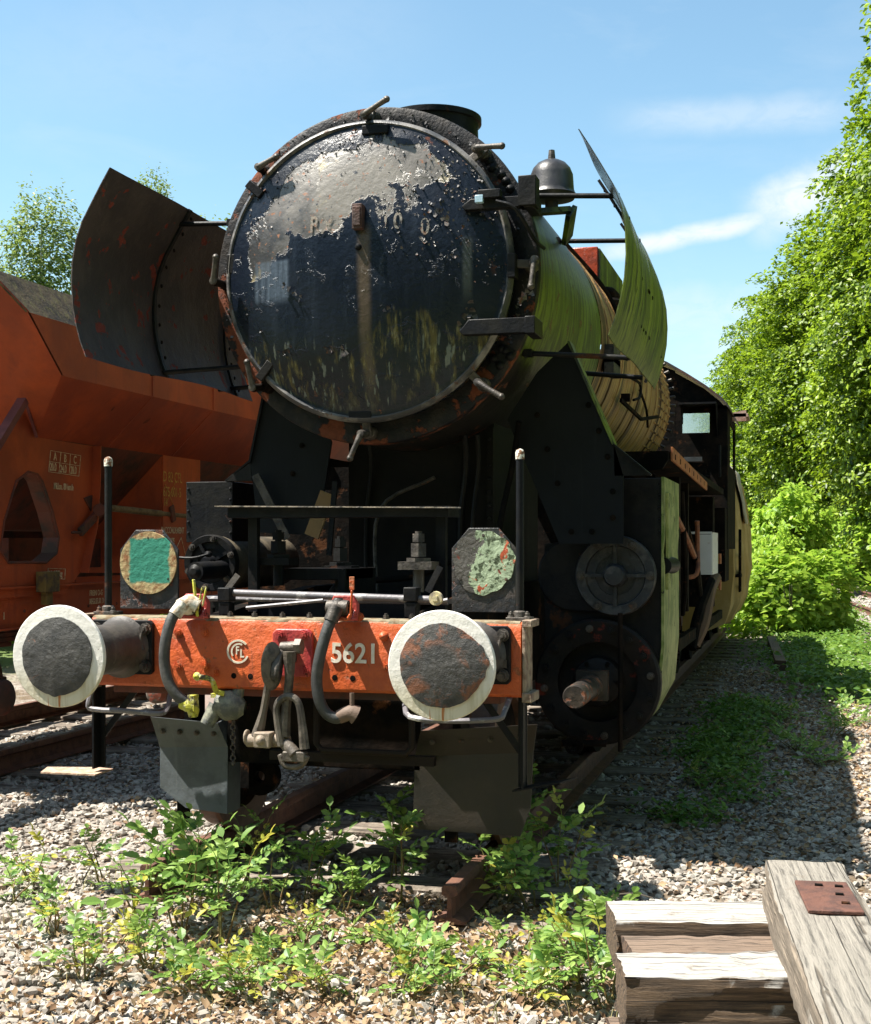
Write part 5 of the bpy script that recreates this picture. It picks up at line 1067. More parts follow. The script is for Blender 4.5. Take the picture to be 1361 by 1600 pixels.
# ================================================================== HOPPER WAGON on the left
WX = -4.3
HW = thing('hopper_wagon', 'rusty orange hopper wagon with sloping chutes standing left of the locomotive', 'wagon', (WX, 0, 0))
def mir(pts): return [V(2*WX-p[0], p[1], p[2]) for p in pts]
E0 = [V(-2.87, 2.42, 3.37), V(-2.70, 2.67, 3.10), V(-2.70, 3.10, 2.725), V(-3.10, 3.43, 2.33), V(-3.78, 3.95, 1.66)]
YE = 14
for nm, i, mt in (('rim_strip', 0, WEATH), ('side_wall', 1, WAGON), ('chute', 2, WAGON), ('lower_chute', 3, WAGOND)):
    for f in (lambda q: q, mir):
        a = MB(); p, q = E0[i], E0[i+1]; a.plate(f([p, q, V(q.x, YE, q.z), V(p.x, YE, p.z)]), (-.012 if f is not mir else .012, 0, -.004)); a.build(nm, mt, HW)
a = MB(); ew = E0[:4]+mir(E0[:4])[::-1]; a.plate([p+V(0, .004, 0) for p in ew], (0, .012, .01)); a.build('end_wall', WAGON, HW)
a = MB(); lo = [E0[3], E0[4]]+mir([E0[3], E0[4]])[::-1]; a.plate([p+V(0, .01, -.005) for p in lo], (0, .012, .01)); a.build('lower_end_wall', WAGON, HW)
a = MB(); a.plate([(-2.9, 2.45, 3.36), (-5.7, 2.45, 3.36), (-5.7, YE, 3.36), (-2.9, YE, 3.36)], (0, 0, -.02)); a.build('cover', WAGOND, HW)
a = MB(); a.bar(at(-70, 800, X=-3.0), at(36, 626, X=-3.0), .05, .07, (1, 0, 0)); a.build('diagonal_brace', PURP, HW)
a = MB(); a.bar(at(40, 626, X=-3.05), at(57, 683, X=-3.08), .012, .02, (1, 0, 0)); a.build('small_stay', PURP, HW)
XP = -3.1
def pp(L): return [at(u, v, X=XP) for u, v in L]
outer = [(38, 628), (57, 683), (100, 690), (145, 697), (144, 760), (140, 820), (125, 895), (100, 928), (0, 935), (-60, 930), (-60, 790), (0, 700)]
inner = [(44, 737), (58, 741), (66, 752), (72, 770), (82, 800), (92, 840), (88, 865), (72, 879), (12, 879), (0, 860), (6, 815), (25, 752)]
a = MB(); a.ringplate(pp(outer), pp(inner), (-.02, 0, 0)); sf = a.build('support_plate', WAGON, HW)
a = MB()
ii = pp(inner)
for k in range(12):
    a.plate([ii[k], ii[(k+1) % 12], ii[(k+1) % 12]+V(-.13, 0, 0), ii[k]+V(-.13, 0, 0)], (0, 0, .006))
a.tube(ii+[ii[0]], .010, 6); a.build('opening_flange', WAGOND, sf)
a = MB(); q = pp([(145, 697), (144, 760), (140, 820), (125, 895)])
for i in range(3): a.plate([q[i], q[i+1], q[i+1]+V(.07, .0, 0), q[i]+V(.07, 0, 0)], (0, .01, 0))
a.plate([q[0]+V(0, .0, .02), q[0]+V(0, .5, .1), q[3]+V(-.3, .4, .2), q[3]], (-.01, 0, 0)) if False else None
a.build('plate_flange', WAGON, sf)
a = MB(); A = at(255, 700, X=XP); B = at(330, 940, X=XP); a.box((XP-.015, A.y, 1.25), (XP, A.y+.75, 2.34)); a.box((XP-.75, A.y-.012, 1.3), (XP-.016, A.y, 2.32)); a.build('support_plate', WAGON, HW)
a = MB(); a.box((XP-.015, A.y+2.6, 1.25), (XP, A.y+3.3, 2.34)); a.build('support_plate', WAGON, HW)
a = MB(); a.box((XP-.7, 4.0, 1.35), (XP-.6, 13, 1.6)); a.box((XP-1.9, 3.2, 1.25), (XP-1.1, 13.5, 1.9)); a.build('discharge_hopper', WAGOND, HW)
a = MB(); a.cyl(at(165, 793, X=XP-.02), at(420, 821, X=XP-.02), .028, n=12); a.build('operating_shaft', mk('yellow_brown_shaft', (.17, .12, .055), c2=(.08, .05, .025), s2=12, rough=.7, bump=.4), HW)
a = MB(); a.bar(at(155, 800, X=XP+.05), at(125, 832, X=XP+.05), .07, .03, (1, 0, 0)); a.cyl(at(155, 797, X=XP-.05), at(155, 797, X=XP+.09), .05, n=14); a.tube([at(125, 832, X=XP+.06), at(112, 832, X=XP+.04)], .012, 6); a.prism([(at(130, 778, X=XP).y, at(130, 778, X=XP).z), (at(148, 770, X=XP).y, at(148, 772, X=XP).z), (at(165, 800, X=XP).y, at(165, 800, X=XP).z), (at(150, 815, X=XP).y, at(150, 815, X=XP).z)], 'yz', XP-.04, XP+.01); a.build('crank_lever', WAGOND, HW, bev=.004)
a = MB(); a.bar(at(268, 790, X=XP+.01), at(272, 815, X=XP+.01), .08, .02, (1, 0, 0)); a.build('shaft_bearing', WAGOND, HW, bev=.01)
zt, zb = at(160, 912, X=XP).z, at(60, 977, X=XP).z
a = MB(); a.box((XP-.10, -1.5, zb), (XP-.02, 14, zt)); a.box((XP-.10, -1.5, zt), (XP+.02, 14, zt+.012)); a.box((XP-.10, -1.5, zb-.012), (XP+.02, 14, zb)); sb_ = a.build('sole_bar', WAGON, HW)
a = MB(); a.box((2*WX-XP+.02, -1.5, zb), (2*WX-XP+.1, 14, zt)); a.build('sole_bar', WAGON, HW)
a = MB(); a.box((XP+.02, at(52, 900, X=XP).y, at(60, 925, X=XP).z), (XP+.10, at(75, 900, X=XP).y, at(60, 893, X=XP).z)); a.box((XP+.03, at(58, 900, X=XP).y, at(60, 945, X=XP).z), (XP+.08, at(68, 900, X=XP).y, at(60, 925, X=XP).z)); a.build('tool_bracket', mk('yellowish_grimy_bracket', (.16, .11, .03), c2=(.07, .05, .03), s2=15, rough=.7), HW, bev=.005)
for y_ in np.arange(-1.2, 13.5, .45):
    if 1.5 < y_ < 8: a = MB(); a.lathe([(0, .014), (.006, .01), (.009, 0)], (XP-.02, y_, (zt+zb)/2-.03), (1, 0, 0), 8); a.build('rivet', WAGOND, sb_)
for k, u in enumerate((235, 330)):
    p = at(u, 620+k*25, X=-2.72); a = MB(); a.bar(V(-2.712, p.y, 2.72), V(-3.095, p.y, 2.338), .02, .014, (1, 0, 1)); a.bar(V(-2.695, p.y, 2.73), V(-2.695, p.y, 3.09), .02, .008, (1, 0, 0)); a.build('weld_seam', WAGON, HW)
def wtext(name, body, u, v, h, mat, sx=1, X=XP+.004, par=HW):
    p = at(u, v, X=X); return text(name, body, h, (p.x, p.y, p.z), (R(90), 0, R(90)), mat, par, .001, sx=sx, bold=.0006)
def wline(pts, X=XP+.003, w_=.007, mat=CREAMTXT, name='table_line'):
    a = MB()
    for (p, q) in pts: a.bar(at(*p, X=X), at(*q, X=X), w_, .003, (0, 1, 0) if abs(p[0]-q[0]) < 3 else (0, 0, 1))
    a.v = [(min(max(x, X-.001), X+.003), y, z) for x, y, z in a.v]; a.build(name, mat, HW)
wline([((79, 704), (126, 712)), ((77, 721), (125, 728)), ((76, 737), (123, 744)), ((79, 704), (76, 737)), ((95, 707), (92, 739)), ((110, 709), (108, 742)), ((126, 712), (123, 744))])
wline([((75, 888), (102, 889)), ((75, 903), (101, 905)), ((75, 888), (75, 903)), ((102, 889), (101, 905))])
for b_, u, v in (('A', 84, 719), ('B', 100, 722), ('C', 115, 724)): wtext('table_letter', b_, u, v, .085, CREAMTXT, .75)
for b_, u, v in (('20.0', 78, 735), ('24.0', 94, 738), ('28.0', 110, 740)): wtext('table_number', b_, u, v, .085, CREAMTXT, .62)
wtext('speed_note', 'Mil.km. 80 km/h', 84, 764, .07, CREAMTXT, .62); wtext('load_note', '11. 250kg', 76, 902, .07, CREAMTXT, .7)
wtext('brake_note', 'FREIN O-G', 140, 931, .062, CREAMTXT, .7, XP-.016); wtext('brake_note', 'REGLEUR D', 140, 944, .062, CREAMTXT, .7, XP-.016)
wtext('wagon_code', 'D 82 CFL', 255, 752, .13, ORTXT, .72); wtext('wagon_code', '675 001-5', 255, 775, .12, ORTXT, .72); wtext('wagon_code', '14', 256, 790, .10, ORTXT, .7)
wtext('coupling_note', 'RACCORDEMENT', 252, 833, .08, CREAMTXT, .7); wtext('coupling_note', 'DE 100S', 257, 850, .08, CREAMTXT, .7)
wtext('end_number', '1', 4, 968, .07, CREAMTXT, 1, XP-.016)
wline([((258, 757), (272, 793)), ((274, 753), (259, 788))], w_=.01, name='cross_mark', mat=ORTXT)
wline([((270, 868), (283, 840)), ((283, 840), (290, 868))], w_=.008, name='warning_triangle')
# wagon running gear
WW = MB(); WW.lathe([(-.06, .36), (-.06, .46), (.04, .46), (.045, .49), (.07, .49), (.07, .36)], (0, 0, 0), (-1, 0, 0), 36, close=True); WW.lathe([(-.03, .38), (-.02, .2), (-.08, .1), (-.08, 0)], (0, 0, 0), (-1, 0, 0), 24)
w0 = WW.build('wheel', WHR, None); w0.parent = HW; w0.location = (.7525, 3.15, .46)
for X_ in (.7525, -.7525):
    for y_ in (1.0, 3.15, 10.5, 12.6):
        if (X_, y_) == (.7525, 3.15): continue
        c = w0.copy(); COL.objects.link(c); c.parent = HW; c.location = (X_, y_, .46)
        if X_ < 0: c.rotation_euler = (0, 0, math.pi)
for y_ in (1.0, 3.15, 10.5, 12.6):
    a = MB(); a.cyl((WX-.75, y_, .46), (WX+.75, y_, .46), .08, n=12); a.build('axle', WAGOND, HW)
    a = MB()
    for k in range(5): a.box((WX+.93, y_-.58+.09*k, .98-.035*k), (WX+1.03, y_+.58-.09*k, .945-.035*k+.004))
    a.build('leaf_spring', WAGOND, HW)
    a = MB(); a.box((WX+.90, y_-.12, .34), (WX+1.06, y_+.12, .60)); a.lathe([(0, .13), (.06, .13), (.09, .09), (.09, 0)], (WX+1.06, y_, .46), (1, 0, 0), 20); a.build('axle_box', WAGOND, HW, bev=.01)
    a = MB(); a.prism([(y_-.35, .95), (y_+.35, .95), (y_+.2, .35), (y_+.14, .35), (y_+.14, .75), (y_-.14, .75), (y_-.14, .35), (y_-.2, .35)], 'yz', WX+.84, WX+.86); a.build('axle_guard', WAGOND, HW)

# ================================================================== TRACKS
TIE = mk('grey_brown_sleeper', (.14, .11, .085), c2=(.24, .205, .165), s2=5, streak=(.05, .04, .03), st=(.5, .6), ss=(2.5, 34, 34), rough=.9, bump=1)
def railmesh(y0, y1):
    pf = [(-.075, -.172), (.075, -.172), (.075, -.160), (.012, -.142), (.009, -.055), (.036, -.040), (.036, -.012), (.028, 0), (-.028, 0), (-.036, -.012), (-.036, -.040), (-.009, -.055), (-.012, -.142), (-.075, -.160)]
    a = MB(); a.prism(pf, 'xz', y0, y1); return a
def track(name, label, x0, ry0, ry1, sy0, sy1, n_end=0, rot=0, z=0):
    t = thing(name, label, 'railway track', (x0, 0, z))
    r1 = railmesh(ry0, ry1).build('rail', RAILM, t, loc=(x0, 0, z)); r1.location = (.7525, 0, 0); r1['_org'] = (0, 0, 0)
    r2 = r1.copy(); COL.objects.link(r2); r2.parent = t; r2.location = (-.7525, 0, 0)
    a = MB()
    for i in range(9):
        for j in range(1): pass
    nx = 14; rows = []
    a.prism([(-.13, -.345), (.13, -.345), (.13, -.195), (.118, -.182), (-.118, -.182), (-.13, -.195)], 'yz', -1.3, 1.3)
    s0 = a.build('sleeper', TIE, t, loc=(x0, 0, z)); k = 0; y = sy0
    while y < sy1:
        s = s0 if k == 0 else s0.copy()
        if k: COL.objects.link(s); s.parent = t
        s.location = (random.uniform(-.04, .04), y, random.uniform(-.006, .004)); s.rotation_euler = (random.uniform(-.01, .01), 0, random.uniform(-.03, .03)); k += 1; y += .63
    t.rotation_euler = (0, 0, rot); return t
track('railway_track', 'rusty track under the locomotive ending in two cut rail ends in the foreground', 0, .60, 70, .72, 34)
track('railway_track', 'rusty track under the orange hopper wagon on the left', WX, -3, 60, -2.5, 22)
track('railway_track', 'sunlit empty siding track at the right edge in front of the trees', 7.2, -2, 64, -1, 60, rot=.087, z=0)

# ================================================================== loose and stacked sleepers
from mathutils import noise as mnoise
def timber(name, label, p0, p1, w_, h, mat, org_z=None, seed=0, ragged=.012, notch=False):
    """worn timber: p0 and p1 are the ends of the centre line of its TOP face"""
    p0, p1 = V(*p0), V(*p1); ax = (p1-p0); L = ax.length; ax.normalize(); sd = V(0, 0, 1).cross(ax).normalized(); up = ax.cross(sd)
    nL, nW, nH = int(L/.02)+2, 9, 7; ring = []
    for i in range(nW): ring.append((-w_/2+w_*i/(nW-1), 0))
    for i in range(1, nH): ring.append((w_/2, -h*i/(nH-1)))
    for i in range(1, nW): ring.append((w_/2-w_*i/(nW-1), -h))
    for i in range(1, nH-1): ring.append((-w_/2, -h+h*i/(nH-1)))
    a = MB(); n = len(ring); vs = []
    for k in range(nL):
        x_ = L*k/(nL-1)
        for (c, d_) in ring:
            ex, ez = abs(c)/(w_/2), abs(d_+h/2)/(h/2); f_ = .0
            cc, dd = c, d_+h/2
            if ex > .98 and ez > .98: cc *= .955; dd *= .93
            q = mnoise.noise(V(x_*3+seed*7, c*18, d_*18)); q2 = mnoise.noise(V(x_*14, c*60+seed, d_*60))
            cc += (q*ragged+q2*ragged*.4)*(1 if ex > .98 else 0); dd += (q*ragged*.6+q2*ragged*.5)*(1 if ez > .98 else .1)
            if ex > .98 and ez < .97:
                g_ = mnoise.noise(V(x_*2.2+seed, c*9, d_*40)); cc -= math.copysign(max(0, g_-.05)*.035, c)
            xe = x_+(mnoise.noise(V(c*20, d_*20, seed+k))*.02 if k in (0, nL-1) else 0)
            vs.append(p0+ax*xe+sd*cc+up*(dd-h/2))
    fs = [(k*n+j, (k+1)*n+j, (k+1)*n+(j+1) % n, k*n+(j+1) % n) for k in range(nL-1) for j in range(n)]
    fs += [tuple(range(n)), tuple(range((nL-1)*n, nL*n))[::-1]]
    # own axes: long direction is local X so that the grain follows it
    M_ = Matrix((ax, sd, up)).transposed(); c0 = p0
    me = bpy.data.meshes.new(name); me.from_pydata([tuple(M_.transposed()@(p-c0)) for p in vs], [], fs); me.materials.append(mat)
    me.polygons.foreach_set('use_smooth', [True]*len(me.polygons)); me.set_sharp_from_angle(angle=R(40))
    o = bpy.data.objects.new(name, me); COL.objects.link(o); o.matrix_world = Matrix.Translation(c0)@M_.to_4x4(); tag(o, label, 'sleeper', 'old wooden sleepers stacked in the foreground'); return o
dA = V(.965, .262, 0)
def ends(l, back, front, L, z, d=dA):
    c = V((back[0]+front[0])/2, (back[1]+front[1])/2, z); return c, c+d*L
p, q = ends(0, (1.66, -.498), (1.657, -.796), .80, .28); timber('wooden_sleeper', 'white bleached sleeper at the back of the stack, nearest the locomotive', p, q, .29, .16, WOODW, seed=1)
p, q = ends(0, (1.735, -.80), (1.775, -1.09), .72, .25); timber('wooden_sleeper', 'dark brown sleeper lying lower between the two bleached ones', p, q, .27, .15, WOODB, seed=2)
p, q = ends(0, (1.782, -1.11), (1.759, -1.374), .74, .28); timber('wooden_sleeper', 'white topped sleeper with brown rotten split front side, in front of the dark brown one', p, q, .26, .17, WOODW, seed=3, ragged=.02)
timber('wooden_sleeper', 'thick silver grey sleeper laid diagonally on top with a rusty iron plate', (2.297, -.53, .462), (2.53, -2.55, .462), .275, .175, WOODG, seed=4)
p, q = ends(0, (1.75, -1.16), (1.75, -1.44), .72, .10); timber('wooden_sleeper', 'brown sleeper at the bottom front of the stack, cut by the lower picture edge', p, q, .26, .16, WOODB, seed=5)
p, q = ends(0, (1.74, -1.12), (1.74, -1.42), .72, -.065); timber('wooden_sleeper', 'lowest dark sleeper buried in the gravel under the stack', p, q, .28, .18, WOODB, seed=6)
for k, (x_, sd_) in enumerate(((1.78, 7), (2.30, 8))):
    timber('wooden_sleeper', ['short bearer timber hidden under the left end of the stack', 'short bearer timber hidden under the right end of the stack'][k], (x_, -.52, .085), (x_+.06, -1.08, .085), .20, .31, WOODB, seed=sd_)
a = MB(); c = V(2.375, -1.02, .464); rt = Matrix.Rotation(R(6.6), 3, 'Z')
a.box(c+V(-.085, -.19, .0), c+V(.075, .165, .012), rt, c); ip = a.build('iron_plate', mk('rusty_chair_plate', (.10, .040, .026), c2=(.06, .026, .019), s2=20, rough=.8, bump=1), None, bev=.003, org=tuple(c)); tag(ip, 'rusty brown iron plate let into the top of the diagonal sleeper', 'iron plate')
for dx, dy in ((-.03, .1), (.03, .1), (.03, 0), (.045, -.1)):
    a = MB(); a.box(c+V(dx-.012, dy-.007, .0121), c+V(dx+.012, dy+.009, .017)); a.build('spike_head', BLACK2, ip, org=tuple(c)).location = (0, 0, 0)
oc = MB(); oc.bar(at(1205, 1000, Z=-.12), at(1220, 1040, Z=-.12), .14, .14); o = oc.build('timber_offcut', WOODB, None, org=tuple(at(1205, 1000, Z=-.2))); tag(o, 'dark old timber lying among weeds beside the locomotive on the right', 'timber')

# ================================================================== GROUND
def zfun(x, y):
    x = np.asarray(x, float); y = np.asarray(y, float)
    z = -.215+.012*np.sin(x*3.1+y*1.7)+.010*np.sin(x*1.3-y*2.9)+.006*np.sin(7*x+1)*np.sin(6*y)
    z = z+.035*np.exp(-((x+.9)**2/1.2+(y+.3)**2/.8))
    z = z+np.clip((x-3.2)*.10, 0, .025)*np.clip((y-2)/4, 0, 1)
    return z
xs = np.concatenate([[-1500, -600, -250, -100, -50, -25, -15, -10], np.arange(-7, 7.01, .12), [10, 15, 25, 50, 100, 250, 600, 1500]])
ys = np.concatenate([[-60, -20, -8, -4], np.arange(-2.5, 14.01, .12), np.arange(15, 60, 1.5), [70, 90, 130, 200, 400, 800, 2000]])
XX, YY = np.meshgrid(xs, ys); ZZ = zfun(XX, YY)
vv = np.stack([XX.ravel(), YY.ravel(), ZZ.ravel()], 1); nx = len(xs)
ii, jj = np.meshgrid(np.arange(len(ys)-1), np.arange(nx-1), indexing='ij'); q = (ii*nx+jj).ravel()
gr = fastmesh('ground', vv, np.stack([q, q+1, q+nx+1, q+nx], 1), GROUND); gr['kind'] = 'structure'
gr.data.polygons.foreach_set('use_smooth', [True]*len(gr.data.polygons))

# ballast stones: every stone an angular lump
phi = (1+5**.5)/2
IC = np.array([(-1, phi, 0), (1, phi, 0), (-1, -phi, 0), (1, -phi, 0), (0, -1, phi), (0, 1, phi), (0, -1, -phi), (0, 1, -phi), (phi, 0, -1), (phi, 0, 1), (-phi, 0, -1), (-phi, 0, 1)])/1.9
IF = np.array([(0, 11, 5), (0, 5, 1), (0, 1, 7), (0, 7, 10), (0, 10, 11), (1, 5, 9), (5, 11, 4), (11, 10, 2), (10, 7, 6), (7, 1, 8), (3, 9, 4), (3, 4, 2), (3, 2, 6), (3, 6, 8), (3, 8, 9), (4, 9, 5), (2, 4, 11), (6, 2, 10), (8, 6, 7), (9, 8, 1)])
def stones(name, n, x0, x1, y0, y1, s0, s1, keep=None, pile=.02):
    x = rng.uniform(x0, x1, n); y = rng.uniform(y0, y1, n)
    if keep is not None: k = keep(x, y); x, y = x[k], y[k]
    n = len(x); s = rng.uniform(s0, s1, n)*rng.choice([.7, 1, 1, 1.25], n); z = zfun(x, y)+rng.uniform(-.2, 1, n)*pile
    P = IC[None]*(1+rng.uniform(-.5, .35, (n, 12, 1)))*np.stack([rng.uniform(.7, 1.3, n), rng.uniform(.7, 1.2, n), rng.uniform(.5, .9, n)], 1)[:, None]
    an = rng.uniform(0, 2*np.pi, n); c, s_ = np.cos(an), np.sin(an); ti = rng.uniform(-.6, .6, n); ct, st = np.cos(ti), np.sin(ti)
    X_ = P[..., 0]; Y_ = P[..., 1]*ct[:, None]-P[..., 2]*st[:, None]; Z_ = P[..., 1]*st[:, None]+P[..., 2]*ct[:, None]
    Q = np.stack([X_*c[:, None]-Y_*s_[:, None], X_*s_[:, None]+Y_*c[:, None], Z_], -1)*(s/2)[:, None, None]+np.stack([x, y, z], 1)[:, None]
    F = IF[None]+(np.arange(n)*12)[:, None, None]
    o = fastmesh(name, Q.reshape(-1, 3), F.reshape(-1, 3), STONE, np.repeat(rng.uniform(0, 1, n), 12)); o['kind'] = 'stuff'; o.data.polygons.foreach_set('use_smooth', [False]*len(o.data.polygons))
    tag(o, {'foreground_gravel': 'pale crushed stones covering the ground in the foreground', 'ballast': 'crushed stone ballast around and between the tracks', 'distant_ballast': 'finer ballast stones further back beside the tracks'}[name], 'gravel'); return o
def nosleep(x, y):
    r1 = np.abs(np.abs(x)-.7525) < .05; r2 = np.abs(np.abs(x-WX)-.7525) < .05
    on = ((np.abs(x) < 1.3) & (y > .55)) | (np.abs(x-WX) < 1.3)
    ph = np.where(np.abs(x-WX) < 1.3, (y+2.5) % .63, (y-.72) % .63); sl = on & ((ph < .15) | (ph > .48))
    return ~(((y > .45) & r1) | r2) & (~sl | (rng.random(len(x)) < .62))
def front(x, y): return nosleep(x, y)
stones('foreground_gravel', 30000, -3.0, 3.2, -1.8, .9, .020, .058, front, .035)
stones('ballast', 30000, -4.6, 4.0, .7, 6.0, .030, .055, nosleep)
stones('distant_ballast', 15000, -4.6, 4.4, 6.0, 16.0, .035, .07, nosleep)
def siding(x, y): return (np.abs(x-(7.2-.087*y)) < 1.9) & (np.abs(np.abs(x-(7.2-.087*y))-.7525) > .06)
stones('distant_ballast', 16000, 1.5, 6.5, 14, 52, .06, .10, siding)

def scatter(name, label, cat, n, reg, size, mat, hmax=.02, up=1.0, keep=None, clump=None, **kw):
    x = rng.uniform(reg[0], reg[1], n); y = rng.uniform(reg[2], reg[3], n)
    if clump:
        cx_, cy_ = rng.uniform(reg[0], reg[1], clump), rng.uniform(reg[2], reg[3], clump); i = rng.integers(0, clump, n); rr_ = clump_r if False else kw.get('cr', .25)
        x = cx_[i]+rng.normal(0, rr_, n); y = cy_[i]+rng.normal(0, rr_, n)
    if keep is not None: k = keep(x, y); x, y = x[k], y[k]
    n = len(x); z = zfun(x, y)+.02+rng.uniform(0, 1, n)**1.3*hmax
    N_ = rng.normal(size=(n, 3))*.5; N_[:, 2] = np.abs(N_[:, 2])+up
    o = leafcloud(name, np.stack([x, y, z], 1), N_, size, mat, kw.get('asp', .6)); o['kind'] = 'stuff'; tag(o, label, cat); return o
scatter('dead_leaves', 'brown dead leaves strewn on the gravel along the locomotive right side', 'dead leaves', 8500, (1.0, 3.0, 1.2, 14), .045, DEAD, .02, .7, keep=lambda x, y: rng.random(len(x)) < np.clip(1.5-np.abs(x-1.8)*.9, .12, 1)*np.clip((y-1.2)*.5, .12, 1))
scatter('dead_leaves', 'dry curled leaves and bits on the sunny foreground gravel', 'dead leaves', 21000, (-2.4, 1.9, -1.7, 1.1), .036, DEAD, .05, .4, keep=lambda x, y: rng.random(len(x)) < np.clip((x+1.5)*.6, .06, 1)*np.clip(1.25-np.abs(x-.6)*.5, .2, 1))
scatter('dead_leaves', 'dead leaves lying between the left hand tracks', 'dead leaves', 1200, (-4.5, -1, 2, 9), .045, DEAD, .015, .8)
def grass(name, label, pts, mat):
    vs = []; fs = []; ti = []
    for (x, y, h) in pts:
        z = float(zfun(x, y)); an = random.uniform(0, 6.28); w_ = .0025; dx, dy = math.cos(an), math.sin(an); le = random.uniform(.1, .6)*h; b = random.uniform(0, 6.28); tt = random.random()
        o = len(vs)
        for k in range(4):
            f_ = k/3; c = V(x+math.cos(b)*le*f_*f_, y+math.sin(b)*le*f_*f_, z+h*f_*(1-.25*f_)); ww = w_*(1-.8*f_)
            vs += [c+V(dx*ww, dy*ww, 0), c-V(dx*ww, dy*ww, 0)]; ti += [tt, tt]
        fs += [(o+2*k, o+2*k+1, o+2*k+3, o+2*k+2) for k in range(3)]
    o = fastmesh(name, np.array([tuple(v) for v in vs]), np.array(fs), mat, np.array(ti)); o['kind'] = 'stuff'; tag(o, label, 'grass')
gp = []
for _ in range(90):
    cx_, cy_ = random.uniform(-2.2, 1.9), random.uniform(-1.5, 1.0)
    gp += [(cx_+random.gauss(0, .05), cy_+random.gauss(0, .05), random.uniform(.05, .17)) for _ in range(random.randint(3, 14))]
grass('dry_grass', 'thin dry and green grass blades among the foreground stones', gp, DEADG)
gp = [(random.uniform(2.20, 2.30), random.uniform(-1.5, -1.3), random.uniform(.25, .42)) for _ in range(12)]
grass('grass_tuft', 'few green grass blades between the brown stack and the diagonal sleeper', gp, LWEED)
# verge growth on the right
scatter('ground_cover', 'low green ground cover in the shade beside the tender', 'ground cover', 6000, (1.6, 3.0, 15, 26), .075, LCOVER, .16, .8, clump=110, cr=.28)
scatter('ground_cover', 'sunlit green and yellow ground cover along the siding', 'ground cover', 7500, (2.35, 3.3, 9, 34), .10, LCOVER, .20, .8, clump=75, cr=.28)
scatter('ground_cover', 'green creeping leaves beside the locomotive wheels', 'ground cover', 3600, (1.45, 1.95, 3.4, 10), .06, LCOVER, .12, .8, clump=44, cr=.14)

# ================================================================== PLANTS in the foreground
def leaflet(L, W, bend=.12):
    pr = [(0, 0), (.16, .55), (.36, .95), (.5, .88), (.62, 1.0), (.78, .62), (1, 0)]
    vs = [V(x_*L, 0, -bend*L*x_*x_) for x_, _ in pr]; fs = []
    for s_ in (-1, 1):
        o_ = len(vs)
        for x_, y_ in pr[1:-1]: vs.append(V(x_*L, s_*y_*W/2, -bend*L*x_*x_+abs(y_)*W*.13))
        ids = [0]+list(range(o_, o_+5))+[6]
        for k in range(6):
            m_ = (k, k+1); 
            if ids[k] == k: fs.append((k, ids[k+1], k+1))
            elif ids[k+1] == k+1: fs.append((k, ids[k], k+1))
            else: fs.append((k, ids[k], ids[k+1], k+1))
    return vs, fs
def frondmesh(seed, L, pairs, mat):
    random.seed(seed); a = MB(); tints = []
    rach = [V(L*t_, 0, L*(.10*t_-.28*t_*t_)) for t_ in np.linspace(0, 1, 6)]
    a.tube(rach, [.0022, .001], 4); tints += [.2]*len(a.v)
    def put(t_, ang, s_):
        base = V(L*t_, 0, L*(.10*t_-.28*t_*t_)); vs, fs = leaflet(s_, s_*random.uniform(.48, .62), random.uniform(.05, .3))
        M_ = Matrix.Rotation(ang, 3, 'Z')@Matrix.Rotation(random.uniform(-.35, .25), 3, 'Y')@Matrix.Rotation(random.uniform(-.4, .4), 3, 'X')
        a.add([base+M_@p for p in vs], fs); tints.extend([random.random()]*len(vs))
    for k in range(pairs):
        t_ = .30+.62*k/pairs
        for s_ in (-1, 1): put(t_+random.uniform(-.02, .02), s_*R(random.uniform(48, 68)), L*random.uniform(.25, .34))
    put(.97, random.uniform(-.2, .2), L*.36)
    me = bpy.data.meshes.new('frond'); me.from_pydata([tuple(p) for p in a.v], [], a.f); me.materials.append(mat)
    at_ = me.attributes.new('tint', 'FLOAT', 'POINT'); at_.data.foreach_set('value', np.array(tints, np.float32)); return me
FR = [frondmesh(i, .17, [3, 4, 4, 3, 4, 5][i], LWEED) for i in range(6)]
FRY = [frondmesh(20+i, .15, [2, 3, 2][i], LWEEDY) for i in range(3)]
random.seed(11)
def plant(name, label, x, y, h, nst=3, nfr=7, sc=1.0, yellow=.08, lean=(0, 0), spread=.12, group=None):
    z0 = float(zfun(x, y))-.01
    t = thing(name, label, 'plant', (x, y, z0), group); a = MB(); fr = []
    for s_ in range(nst):
        an = random.uniform(0, 6.28); hh = h*random.uniform(.65, 1.0); b = V(random.uniform(-.03, .03), random.uniform(-.03, .03), 0)
        tip = b+V(math.cos(an)*spread*random.uniform(.4, 1.4)+lean[0], math.sin(an)*spread*random.uniform(.4, 1.2)+lean[1], hh); mid = (b+tip)*.5+V(random.uniform(-.03, .03), random.uniform(-.03, .03), hh*.06)
        a.tube([b, mid, tip], [.0055, .004, .002], 5, 4); fr.append((b, mid, tip, hh))
    for k, p in enumerate(a.v): pass
    me_o = a.build('stem', STEM, t, org=(0, 0, 0)); me_o.location = (0, 0, 0)
    for (b, mid, tip, hh) in fr:
        n_ = max(3, int(nfr*hh/h)); az = random.uniform(0, 6.28)
        for k in range(n_):
            f_ = .30+.70*(k+1)/n_; p = b.lerp(mid, f_*2) if f_ < .5 else mid.lerp(tip, f_*2-1); az += 2.4+random.uniform(-.4, .4)
            o = bpy.data.objects.new('frond', random.choice(FRY if random.random() < yellow else FR)); COL.objects.link(o); o.parent = t
            o.location = p; o.rotation_euler = (random.uniform(-.3, .3), -random.uniform(.0, .85) if k < n_-1 else -1.0, az); s_ = sc*random.uniform(.65, 1.15)*(1.1-.25*f_); o.scale = (s_, s_, s_)
    return t
GP = 'leafy green plants growing in front of the locomotive'
